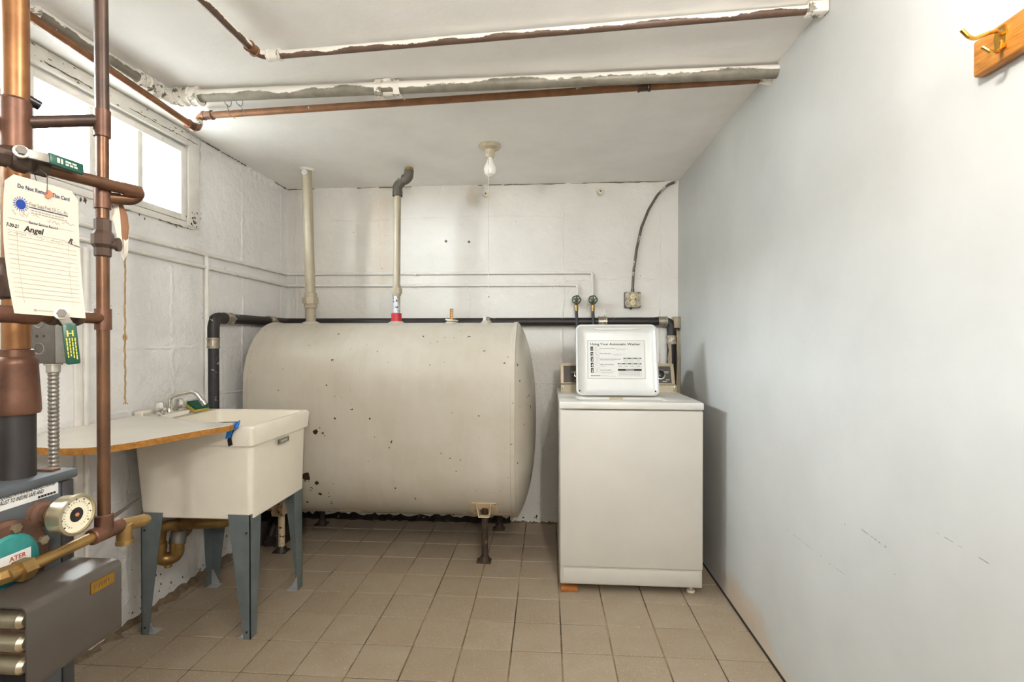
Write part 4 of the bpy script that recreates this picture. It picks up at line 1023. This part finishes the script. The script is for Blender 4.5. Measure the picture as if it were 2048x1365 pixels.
# circulator flange
pc = at(2, 1132, X=FX); 
b = B(); lathe(b, [(.066, 0), (.066, .008), (.060, .012), (.04, .012)], pc, (1, 0, 0), 40); pf = part('pump_flange', b, m_rustrim, t)
b = B(); lathe(b, [(.046, .008), (.046, .013), (.042, .016), (0, .017)], pc, (1, 0, 0), 36); pb_ = part('pump_body', b, m_teal, t, label='teal painted circulator pump body')
for q in range(6):
    a = 2 * PI * q / 6 + .35; c = pc + V((.011, .054 * math.cos(a), .054 * math.sin(a))); b = B(); hexa(b, c, c + V((.006, 0, 0)), .0075); part('bolt', b, m_nickel, pf)
pl = basis(pc + V((.0178, -.03, -.03)), (0, 1, 0), (0, 0, 1))
b = B(); rect(b, pl, .0, .012, .058, .048); pn = part('pump_label', b, m_paper, pb_, 0)
pq = pl @ M.Translation((0, 0, .0006)); b = B(); put_text(b, 'ATER', .010, pq, .026, .037, .015); put_text(b, 'P M', .010, pq, .032, .027, .015)
for q_ in range(5): rect(b, pq, .024 + q_ * .006, .020, .028 + q_ * .006, .0225); rect(b, pq, .024 + q_ * .006, .0155, .0285 + q_ * .006, .0175)
part('label_lettering', b, m_redink, pn, 0, kind='stuff')
# control cover: a folded shell open at its near end
cx0, cx1, cy0, cy1, cz0, cz1 = -.785, -.70, .6236, .774, .764, .882
b = B(); r = .010; th = .0022
out_ = [(cx0, cz1), (cx1 - r, cz1)] + [(cx1 - r + r * math.cos(a), cz1 - r + r * math.sin(a)) for a in (PI / 3, PI / 6, 0)] + [(cx1, cz0 + r)] + [(cx1 - r + r * math.cos(a), cz0 + r + r * math.sin(a)) for a in (-PI / 6, -PI / 3, -PI / 2)] + [(cx0, cz0)]
inn = [(cx0, cz0 + th), (cx1 - r, cz0 + th)] + [(cx1 - r + (r - th) * math.cos(a), cz0 + r + (r - th) * math.sin(a)) for a in (-PI / 3, -PI / 6)] + [(cx1 - th, cz0 + r), (cx1 - th, cz1 - r)] + [(cx1 - r + (r - th) * math.cos(a), cz1 - r + (r - th) * math.sin(a)) for a in (PI / 6, PI / 3)] + [(cx1 - r, cz1 - th), (cx0, cz1 - th)]
prism(b, out_ + inn, cy1 - cy0, lambda u, v, q: V((u, cy0 + q, v)))
box(b, cx0, cx1 - .004, cy1 - .003, cy1 - .0005, cz0 + .004, cz1 - .004)
cv = part('control_cover', b, m_cover, t, 40, label='dark grey control box cover with a small brass plate')
bp = basis(V((cx1 + .001, at(180, 1180, X=cx1).y, at(180, 1191, X=cx1).z)), (0, 1, 0), (0, 0, 1)); bw = at(228, 1160, X=cx1).y - at(181, 1180, X=cx1).y
b = B(); box(b, 0, bw, 0, .0175, -.001, .0006, 0, 1, bp); bpl = part('brass_plate', b, m_brassb, cv, 0)
b = B(); [rect(b, bp, .006 + q_ * (bw - .012) / 7, .0055, .006 + (q_ + .7) * (bw - .012) / 7, .0115, .001) for q_ in range(7)]; part('plate_lettering', b, m_brass, bpl, 0)
for i in range(3):
    zc_ = .8585 - i * .0315; b = B()
    lathe(b, [(0, -.002), (.008, 0), (.0118, .006), (.0118, .11), (.0, .112)], V((cx1 - .012, cy0 + .012, zc_)), (-1, 0, 0), 18); part('terminal_capsule', b, m_nickel, cv)
    b = B(); box(b, cx0, cx1 - .016, cy0 + .018, cy0 + .03, zc_ - .014, zc_ + .014, .004); part('terminal_backing', b, m_rustrim, cv)
b = B(); box(b, FX, cx0 + .01, .66, .76, .78, .86, .004); part('cover_mount', b, m_boilerd, t)
b = B(); c = V((FX + .002, .60, .735)); cyl(b, c, c + V((.06, 0, 0)), .02); part('pipe_stub', b, m_rustrim, t)

# riser pipes
ax, ay = -.859, .752
t = thing('boiler_riser', 'fat bright copper riser pipe standing on the boiler', 'pipe', (ax, ay, BT))
zz = lambda y, tt=.811: HC + (676.6 - y) / 1000 * tt
b = B(); cyl(b, (ax, ay, zz(640)), (ax - .001, ay + .003, ZC), .0175, None, 28); part('pipe_run', b, m_cu, t)
b = B(); cyl(b, (ax, ay, zz(720)), (ax, ay, zz(630)), .0180, None, 28); part('pipe_run', b, m_cu, t)
b = B(); lathe(b, [(.018, zz(200)), (.0205, zz(205)), (.0205, zz(300)), (.018, zz(305))][::-1], (ax, ay, 0), (0, 0, 1), 28); part('tee_sleeve', b, m_fit, t)
b = B(); lathe(b, [(.0285, zz(828)), (.030, zz(822)), (.0295, zz(800)), (.0265, zz(733)), (.027, zz(728)), (.0265, zz(722)), (.022, zz(714)), (.022, zz(708)), (.0215, zz(700)), (.018, zz(698))], (ax, ay, 0), (0, 0, 1), 32); part('reducer', b, m_fit, t)
b = B(); cyl(b, (ax, ay, BT), (ax, ay, zz(826)), .0235, None, 28); part('iron_nipple', b, m_black_pipe, t)
b = B(); lathe(b, [(.019, zz(600)), (.026, zz(596)), (.030, zz(580)), (.030, zz(555)), (.025, zz(545)), (.022, zz(535)), (.022, zz(520)), (.018, zz(518))], (ax - .003, ay, 0), (0, 0, 1), 28); part('check_valve', b, m_cud, t)
b = B(); cyl(b, (ax - .05, ay - .005, zz(186)), (ax - .018, ay - .002, zz(186)), .013); cyl(b, (ax, ay, zz(186)), (ax + .012, ay + .028, zz(198)), .008); part('valve_stub', b, m_black, t)

bx_, by_ = -.781, .828
zb = lambda y: zz(y, .88)
t = thing('copper_pipe_assembly', 'slim brown copper pipe with side branches standing beside the boiler', 'pipe', (bx_, by_, .9))
b = B(); cyl(b, (bx_, by_, zb(250)), (bx_ - .004, by_, ZC), .0105, None, 20); part('upper_pipe', b, m_cud, t)
b = B(); cyl(b, (bx_, by_, zb(470)), (bx_, by_, zb(240)), .0098, None, 20); part('upper_pipe', b, m_cub, t)
b = B(); cyl(b, (bx_, by_, zb(1062)), (bx_, by_, zb(460)), .0097, None, 20); part('lower_pipe', b, m_cub, t)
for y0_, y1_ in ((222, 275), (378, 418), (618, 660)):
    fitting(t, (bx_, by_, (zb(y0_) + zb(y1_)) / 2), (0, 0, 1), .0125, zb(y0_) - zb(y1_), m_fit, 'tee', False)
b = B(); lathe(b, [(.010, zb(515)), (.0125, zb(512)), (.0125, zb(497)), (.0165, zb(490)), (.0165, zb(470)), (.0125, zb(462)), (.0125, zb(440)), (.0105, zb(438))], (bx_, by_, 0), (0, 0, 1), 8); part('union', b, m_cud, t, 20)
b = B(); cyl(b, (bx_ + .01, by_ + .004, zb(490)), (bx_ + .02, by_ + .009, zb(490)), .006); lathe(b, [(.012, 0), (.012, .005), (0, .006)], V((bx_ + .017, by_ + .009, zb(488))), (1, .4, 0), 14); part('bleeder', b, m_cud, t)
# link between riser and slim pipe
b = B(); tube(b, [(bx_, by_, zb(241)), (ax, ay, zz(247)), (ax - .06, ay - .06, zz(252))], .0098, 16); tube(b, fillet([(ax - .058, ay - .058, zz(252)), (ax - .12, ay - .12, zz(252)), (ax - .12, ay - .12, ZC)], .02, 6), .0098, 16); part('link_pipe', b, m_cud, t)
# horizontal run at mid height
z2 = zb(637)
b = B(); tube(b, [(bx_, by_, z2), (bx_ - .002, .70, z2), (bx_ - .004, .45, z2)], .0098, 18); tube(b, fillet([(bx_ - .004, .452, z2), (bx_ - .006, .40, z2), (-.93, .40, z2), (-.93, .40, BT)], .02, 6), .0098, 18); part('mid_branch', b, m_cub, t)
q = at(35, 637, X=bx_ - .003); fitting(t, (bx_ - .003, q.y - .03, z2), (0, 1, 0), .0128, .11, m_fit, 'sleeve')
q = at(128, 640, X=bx_ - .001); vb_ = V((q.x, q.y, z2))
b = B(); lathe(b, [(.010, -.026), (.0145, -.024), (.0145, -.014), (.012, -.012), (.016, -.004), (.016, .004), (.012, .012), (.0145, .014), (.0145, .024), (.010, .026)], vb_, (0, 1, 0), 8); part('ball_valve', b, m_cud, t, 20)
# upper loop
u0 = V((bx_, by_, zb(396))); ue = at(281, 386, Y=.875); uu = [u0, V((bx_ + .022, .868, u0.z + .001)), ue, at(140, 350, X=-.778), at(0, 312, X=-.806), V((-.86, .45, 1.53))]
b = B(); tube(b, fillet([u0, at(266, 400, Y=.872), ue, at(140, 350, X=-.781), at(0, 312, X=-.806), V((-.87, .45, 1.53)), V((-.95, .30, 1.53)), V((-.95, .30, BT))], .016, 8), .0102, 18); part('upper_loop', b, m_cub, t)
fitting(t, at(262, 382, X=-.757), at(283, 388, Y=.875) - at(140, 350, X=-.781), .0122, .03, m_fit, 'elbow', False)
q = at(40, 322, X=-.799); b = B(); lathe(b, [(.010, -.034), (.0155, -.032), (.0155, -.016), (.013, -.014), (.018, -.004), (.018, .006), (.013, .014), (.0155, .016), (.0155, .032), (.010, .034)], q, at(140, 350, X=-.781) - at(0, 312, X=-.806), 12); part('ball_valve', b, m_cud, t, 30)
# bottom fittings
zq = .903
b = B(); tube(b, [(bx_, by_ - .02, zq), (bx_, .67, zq - .004)], .009, 16); part('low_branch', b, m_brass, t)
b = B(); lathe(b, [(.0125, -.03), (.014, -.028), (.014, .028), (.0125, .03)], (bx_, by_ + .004, zq), (0, 1, 0), 18); lathe(b, [(.0125, -.01), (.014, -.008), (.014, .028), (.0115, .03)], (bx_, by_, zq + .002), (0, 0, 1), 18); part('tee', b, m_fit, t)
b = B(); tube(b, [(bx_, by_ + .02, zq), (bx_ + .001, by_ + .085, zq - .010)], .0115, 16); cyl(b, (bx_ + .001, by_ + .08, zq - .010), (bx_ + .001, by_ + .095, zq - .011), .008); part('end_stub', b, m_brass, t)
b = B(); cyl(b, (bx_ + .004, by_ + .038, zq), (bx_ + .004, by_ + .038, zq - .036), .0125); lathe(b, [(.014, 0), (.014, .008)], V((bx_ + .004, by_ + .038, zq - .036)), (0, 0, 1), 16); part('drain_elbow', b, m_brass, t)
q = at(40, 1143, X=bx_); b = B(); tube(b, [(bx_, q.y + .02, q.z), (bx_ - .01, q.y - .02, q.z), (bx_ - .03, q.y - .03, q.z)], .013, 8); hexa(b, (bx_, q.y - .004, q.z), (bx_, q.y + .014, q.z), .0165); part('pump_valve', b, m_brass, t, 20)
s0 = V((bx_ - .002, by_ + .01, zb(1046))); s1 = at(278, 1000, Y=1.93)
b = B(); tube(b, [s0, s1, s1 + (s1 - s0).normalized() * .05], .0042, 10); part('thin_tube', b, m_cud, t)
# green valve levers
def bar(bm, p, q, wd, th, nrm_, bev=.001):
    p, q = V(p), V(q); x = (q - p).normalized(); n_ = V(nrm_); y = n_.cross(x).normalized()
    box(bm, 0, (q - p).length, -wd / 2, wd / 2, -th / 2, th / 2, bev, 2, basis(p, x, y))
nl = V((1, -.75, .15)).normalized()
def lever(label, stem, bend, end, wd, tex):
    t = thing('valve_lever', label, 'valve handle', stem, 'green valve levers')
    b = B(); bar(b, stem, bend, wd * .75, .003, nl); lathe(b, [(.0095, -.002), (.0095, .003), (.005, .004)], stem, nl, 14); part('steel_arm', b, m_steel, t)
    b = B(); hexa(b, V(stem) + nl * .002, V(stem) + nl * .009, .0065); cyl(b, V(stem) - nl * .014, V(stem) + nl * .002, .005); part('stem_nut', b, m_box, t)
    b = B(); d_ = (V(end) - V(bend)).normalized(); bar(b, V(bend) - d_ * .004, end, wd, .007, nl, .003); gr = part('grip', b, m_green, t)
    x = d_; y = nl.cross(x).normalized(); gm_ = basis(V(bend) + nl * .0042, x, y); ln = (V(end) - V(bend)).length
    b = B()
    if tex:
        # printing reads down the grip
        put_text(b, 'H', .013, gm_ @ M.Rotation(PI / 2, 4, 'Z'), -.005, -.017, .02)
        for q in range(4): 
            x_ = .02
            while x_ < ln - .012: w_ = random.uniform(.003, .007); rect(b, gm_, x_, -.006 + q * .0034, x_ + w_, -.0046 + q * .0034); x_ += w_ + .0012
        part('grip_lettering', b, m_yel, gr, 0)
    else:
        rect(b, gm_, .008, -.004, .012, .004); rect(b, gm_, .0135, -.004, .0165, .004)
        for q in range(2):
            x_ = .02
            while x_ < ln - .01: w_ = random.uniform(.004, .009); rect(b, gm_, x_, -.004 + q * .0045, x_ + w_, -.001 + q * .0045); x_ += w_ + .0015
        part('grip_lettering', b, m_cream_print, gr, 0)
lever('green valve lever lying along the upper copper pipe above the card', at(42, 304, X=-.772), at(102, 318, X=-.764), at(166, 340, X=-.757), .019, False)
lever('green valve lever with yellow print hanging below the mid pipe', at(122, 628, X=-.758), at(138, 652, X=-.755), at(147, 729, X=-.752), .0178, True)

# junction box and flexible conduit
t = thing('junction_box', 'grey square junction box with round knockouts behind the copper riser', 'electrical box', (-1.15, 1.08, 1.188))
jx0, jx1, jy0, jy1, jz0, jz1 = -1.215, -1.108, 1.052, 1.104, 1.188, 1.298
b = B(); box(b, jx0, jx1 - .001, jy0, jy1, jz0, jz1, .003); part('box_body', b, m_box, t)
b = B(); box(b, jx1 - .002, jx1, jy0 + .002, jy1, jz0 + .001, jz1 - .001, .0006); part('side_plate', b, m_boxl, t)  # right side of the box, a paler grey than its front
for u, v in ((-1.147, 1.222), (-1.18, 1.247), (-1.147, 1.282), (-1.18, 1.20)):
    b = B(); q = [V((u + .0125 * math.cos(a), jy0 - .0002, v + .0125 * math.sin(a))) for a in [2 * PI * k_ / 24 for k_ in range(25)]]; tube(b, q, .0009, 6, False); part('knockout', b, m_boxl, t)
for u, v in ((-1.135, 1.25), (-1.152, 1.25), (-1.174, 1.228)):
    b = B(); lathe(b, [(.0028, 0), (.0028, .0004)], (u, jy0 + .0001, v), (0, -1, 0), 10); part('screw_hole', b, m_ink, t, 0)
t2 = thing('flexible_conduit', 'ribbed grey flexible metal conduit dropping from the junction box', 'conduit', (-1.118, 1.07, .02))
cxp = at(105, 740, Y=1.07).x
b = B(); prof = []; zz_ = jz0 - .012; hgt = 0
while hgt < .9: prof += [(.0088, -hgt), (.0104, -hgt - .003), (.0104, -hgt - .006), (.0088, -hgt - .009)]; hgt += .0095
lathe(b, prof, (cxp, 1.072, zz_), (0, 0, 1), 14); part('ribbed_sheath', b, m_flex, t2, 60)
b = B(); lathe(b, [(.011, -.022), (.013, -.02), (.013, -.004), (.017, -.004), (.017, 0)], (cxp, 1.072, jz0 - .0005), (0, 0, 1), 16); part('connector', b, m_steel, t2)

# service card hanging from the upper loop
XC = -.765
TL, TRc, BR, BL = at(11, 344, X=XC), at(156, 386, X=XC), at(168, 637, X=XC + .006), at(25, 627, X=XC + .002)
def card(u, v, off=0):
    p = TL.lerp(TRc, u).lerp(BL.lerp(BR, u), 1 - v); c_ = math.sin(v * PI) * .006 - .012 * (u - .5) ** 2 * (1 - v)
    p = p + V((-c_ + off, -off * .3, 0)); p.y += .006 * math.sin(v * PI) * (0.5 - u) * -1; return p
t = thing('service_card', 'cream paper service card hanging from the upper copper pipe', 'card', card(.5, 0))
def inside(u, v): return True
b = B(); n = 14; grid = {}
ch = .10
def edge(u, v):     # chamfered top corners
    lim = 1.0
    if v > 1 - .06:
        k_ = (v - (1 - .06)) / .06; u = u * (1 - .2 * k_) + .1 * k_ if True else u
    return u, v
vs_ = [0, .1, .2, .3, .4, .5, .6, .7, .8, .88, .94, 1]
front = [[b.verts.new(card(*edge(i / 8, v))) for i in range(9)] for v in vs_]; back = [[b.verts.new(card(*edge(i / 8, v), -.0005)) for i in range(9)] for v in vs_]
for j in range(len(vs_) - 1):
    for i in range(8):
        b.faces.new((front[j][i], front[j][i + 1], front[j + 1][i + 1], front[j + 1][i])); b.faces.new((back[j][i], back[j + 1][i], back[j + 1][i + 1], back[j][i + 1]))
for j in range(len(vs_) - 1):
    b.faces.new((front[j][0], front[j + 1][0], back[j + 1][0], back[j][0])); b.faces.new((front[j][8], back[j][8], back[j + 1][8], front[j + 1][8]))
for i in range(8): b.faces.new((front[0][i], back[0][i], back[0][i + 1], front[0][i + 1])); b.faces.new((front[-1][i], front[-1][i + 1], back[-1][i + 1], back[-1][i]))
sheet = part('card_sheet', b, m_card, t, 60)
CW, CHt = .115, .205
def ctext(bm, s, size, u, v, bold=0, width=None, shear=0, rot=0):
    b_ = text_bm(s, size, bold, 'LEFT', shear)
    if width:
        xs_ = [q.co.x for q in b_.verts]; k_ = width * CW / (max(xs_) - min(xs_))
        for q in b_.verts: q.co.x *= k_
    for q in b_.verts:
        x_, y_ = q.co.x, q.co.y; x_, y_ = x_ * math.cos(rot) - y_ * math.sin(rot), x_ * math.sin(rot) + y_ * math.cos(rot)
        q.co = card(u + x_ / CW, v + y_ / CHt, .0006)
    merge(bm, b_)
def cline(bm, u0, v0, u1, v1, h=.0006, n=6):
    for i in range(n):
        a, c_ = i / n, (i + 1) / n; P_ = lambda k_, s: card(u0 + (u1 - u0) * k_, v0 + (v1 - v0) * k_ + s * h / CHt, .0006)
        if abs(u1 - u0) < .01: P_ = lambda k_, s: card(u0 + s * h / CW, v0 + (v1 - v0) * k_, .0006)
        bm.faces.new([bm.verts.new(q) for q in (P_(a, -1), P_(c_, -1), P_(c_, 1), P_(a, 1))])
b = B(); ctext(b, 'Do Not Remove This Card', .0085, .15, .915, .015, .71); ctext(b, 'Burner Service Record', .0058, .31, .675, .015, .38); cline(b, .31, .795, .84, .795, .0007)
part('card_lettering', b, m_navy, sheet, 0, kind='stuff')
b = B(); ctext(b, 'Four Suns Fuel Oil Co., Inc.', .0085, .31, .805, .0, .53); part('card_heading', b, m_grey_ink, sheet, 0)
b = B(); c_u, c_v = .205, .80
b.faces.new([b.verts.new(card(c_u + .0072 * math.cos(a) / CW, c_v + .0072 * math.sin(a) / CHt, .0007)) for a in [2 * PI * q / 20 for q in range(20)]])
for q in range(18):
    a = 2 * PI * q / 18; d_ = .09
    b.faces.new([b.verts.new(card(c_u + r_ * math.cos(a + o_) / CW, c_v + r_ * math.sin(a + o_) / CHt, .0006)) for r_, o_ in ((.0082, -d_), (.0125, 0), (.0082, d_))])
part('sun_emblem', b, m_sunblue, sheet, 0)
b = B()
for v, u0_, u1_ in ((.775, .34, .78), (.757, .34, .80)): 
    x_ = u0_
    while x_ < u1_: cline(b, x_, v, x_ + .035, v, .0008, 1); x_ += .045
for i in range(15): cline(b, .05, .60 - i * .034, .95, .60 - i * .034, .00022)
cline(b, .06, .685, .93, .685, .0002); cline(b, .16, .08, .16, .60, .0002); cline(b, .83, .08, .83, .60, .0002)
cline(b, .27, .035, .32, .035, .0017, 1)
x_ = .34
while x_ < .66: cline(b, x_, .035, x_ + .02, .035, .0008, 1); x_ += .028
part('card_rules', b, m_pencil, sheet, 0)
b = B(); ctext(b, '7-30-21', .0075, .03, .623, .03, .15, .2); ctext(b, 'Angel', .0125, .25, .612, .025, .26, .2, .0); ctext(b, 'R', .011, .83, .588, .03, None, .5); cline(b, .85, .585, 1.0, .57, .0005)
part('ink_handwriting', b, m_ink, sheet, 0)
b = B()
def scribble(bm, u0, v0, u1, amp, step, h, seed):
    r_ = random.Random(seed); u = u0; pu, pv = u0, v0
    while u < u1:
        u += step * r_.uniform(.3, 1.2)
        if r_.random() < .14: pu, pv = u + step, v0; u += step; continue
        nv = v0 + amp * r_.uniform(-1, 1); a_, c_ = card(pu, pv, .0006), card(u, nv, .0006); d_ = (c_ - a_).cross(nl).normalized() * h
        bm.faces.new([bm.verts.new(q) for q in (a_ - d_, c_ - d_, c_ + d_, a_ + d_)]); pu, pv = u, nv
scribble(b, .10, .735, .44, .022, .022, .0003, 1); scribble(b, .55, .728, .93, .02, .022, .0003, 2); scribble(b, .04, .583, .80, .009, .012, .00022, 3)
part('pencil_handwriting', b, m_pencil, sheet, 0, kind='stuff')
c = card(.54, .925, .0008); b = B(); lathe(b, [(.0066, 0), (.0066, .0006), (.0024, .0006)], c, nl, 20); part('eyelet', b, m_orange, sheet)
b = B(); tube(b, fillet([c + nl * .001, c + V((.0, .0, .016)), c + V((-.004, .004, .030)), c + V((-.024, .004, .045)), c + V((-.034, .012, .030)), c + V((-.022, .012, .012))], .012, 5), .0007, 6); part('hanging_wire', b, m_box, t)
# curled brown tag on the slim pipe
t = thing('curled_tag', 'curled brown and cream paper tag hanging beside the slim copper pipe', 'tag', at(240, 520, Y=.85))
def leaf(bm, pts):
    f_ = [bm.verts.new(at(x, y, Y=yy_)) for x, y, yy_ in pts]; g_ = [bm.verts.new(at(x, y, Y=yy_) + V((-.0004, .0006, 0))) for x, y, yy_ in pts]; n = len(pts)
    bm.faces.new(f_); bm.faces.new(g_[::-1])
    for i in range(n): bm.faces.new((f_[i], g_[i], g_[(i + 1) % n], f_[(i + 1) % n]))
b = B(); leaf(b, [(234, 391, .856), (221, 430, .850), (228, 447, .85), (233, 470, .852), (236, 500, .856), (248, 522, .862), (247, 500, .86), (243, 470, .857), (240, 430, .857)]); part('cream_face', b, m_card, t, 60)
b = B(); leaf(b, [(234, 391, .857), (240, 430, .858), (240, 465, .859), (244, 495, .861), (248, 522, .863), (255, 500, .872), (258, 455, .874), (255, 430, .872), (246, 410, .866)]); part('brown_face', b, m_cardb, t, 60)
b = B(); leaf(b, [(248, 522, .8625), (256, 505, .8715), (258, 455, .8735), (256, 478, .8715), (251, 482, .868), (247, 478, .864)]); part('cream_edge', b, m_card, t, 60)
b = B(); rnd = random.Random(5); tw = [at(250 + rnd.uniform(-.8, .8), y, Y=.895) for y in range(470, 804, 9)]
tube(b, tw, .0016, 6); e = tw[-1]
for dx in (-.004, .001, .005): tube(b, [e, e + V((dx, 0, -.006))], .0008, 5)
q = at(250, 675, Y=.895); tube(b, [q + V((.0035 * math.cos(a), 0, .006 * math.sin(a))) for a in [2 * PI * k_ / 10 for k_ in range(11)]], .0012, 6, False)
solid('twine', b, m_twine, 'brown twine hanging straight down behind the curled tag', 'string', e)

# flakes of missing paint
def flakes(parent, fn, n, seed, size, mat):
    rnd = random.Random(seed); b = B()
    for i in range(n):
        c, ex, ey = fn(rnd); r = size * rnd.uniform(.3, 1.2); k_ = rnd.randint(5, 8)
        b.faces.new([b.verts.new(c + ex * r * rnd.uniform(.4, 1) * math.cos(2 * PI * q / k_) + ey * r * rnd.uniform(.4, 1.5) * math.sin(2 * PI * q / k_)) for q in range(k_)])
    part('flaked_paint', b, mat, parent, 0, kind='stuff')
Yv, Zv, Xv = V((0, 1, 0)), V((0, 0, 1)), V((1, 0, 0))
def fan(cy, cz, sy, sz, x=XL + .0212): return lambda r: (V((x, cy + r.gauss(0, sy), cz + r.gauss(0, sz))), Yv, Zv)
flakes(wall_left, fan(2.42, 1.85, .02, .024), 20, 1, .006, m_dark)
flakes(wall_left, fan(1.75, 1.785, .22, .008, XL + .0005), 40, 2, .008, m_crack)
flakes(wall_left, lambda r: (V((XL + .0006, r.uniform(1.2, 3.2), abs(r.gauss(0, .1)) + .03)), Yv, Zv), 110, 3, .006, m_crack)
flakes(wall_left, lambda r: (V((XL + .0305, r.uniform(1.3, 2.4), r.uniform(2.21, 2.27))), Yv, Zv * .3), 45, 4, .010, m_crack)
flakes(wall_left, lambda r: (V((XL + .0006, r.uniform(1.2, 3.3), r.uniform(.3, 1.75))), Yv, Zv), 60, 5, .0032, m_crack)
flakes(wall_back, lambda r: (V((r.uniform(-1.7, .8), YB - .0006, r.uniform(.1, 2.2))), Xv, Zv), 90, 6, .0032, m_crack)
flakes(wall_back, lambda r: (V((r.uniform(-1.7, .2), YB - .0006, abs(r.gauss(.03, .06)))), Xv, Zv), 60, 7, .008, m_dark)
flakes(wall_right, lambda r: (V((XR - .0006, r.uniform(1.0, 3.2), r.uniform(.05, 1.3))), Yv, Zv), 30, 8, .0022, m_crack)
flakes(floor, lambda r: (V((XL + .05 + abs(r.gauss(0, .12)), r.uniform(1.7, 3.0), .0012)), Xv, Yv), 50, 9, .003, m_porc)
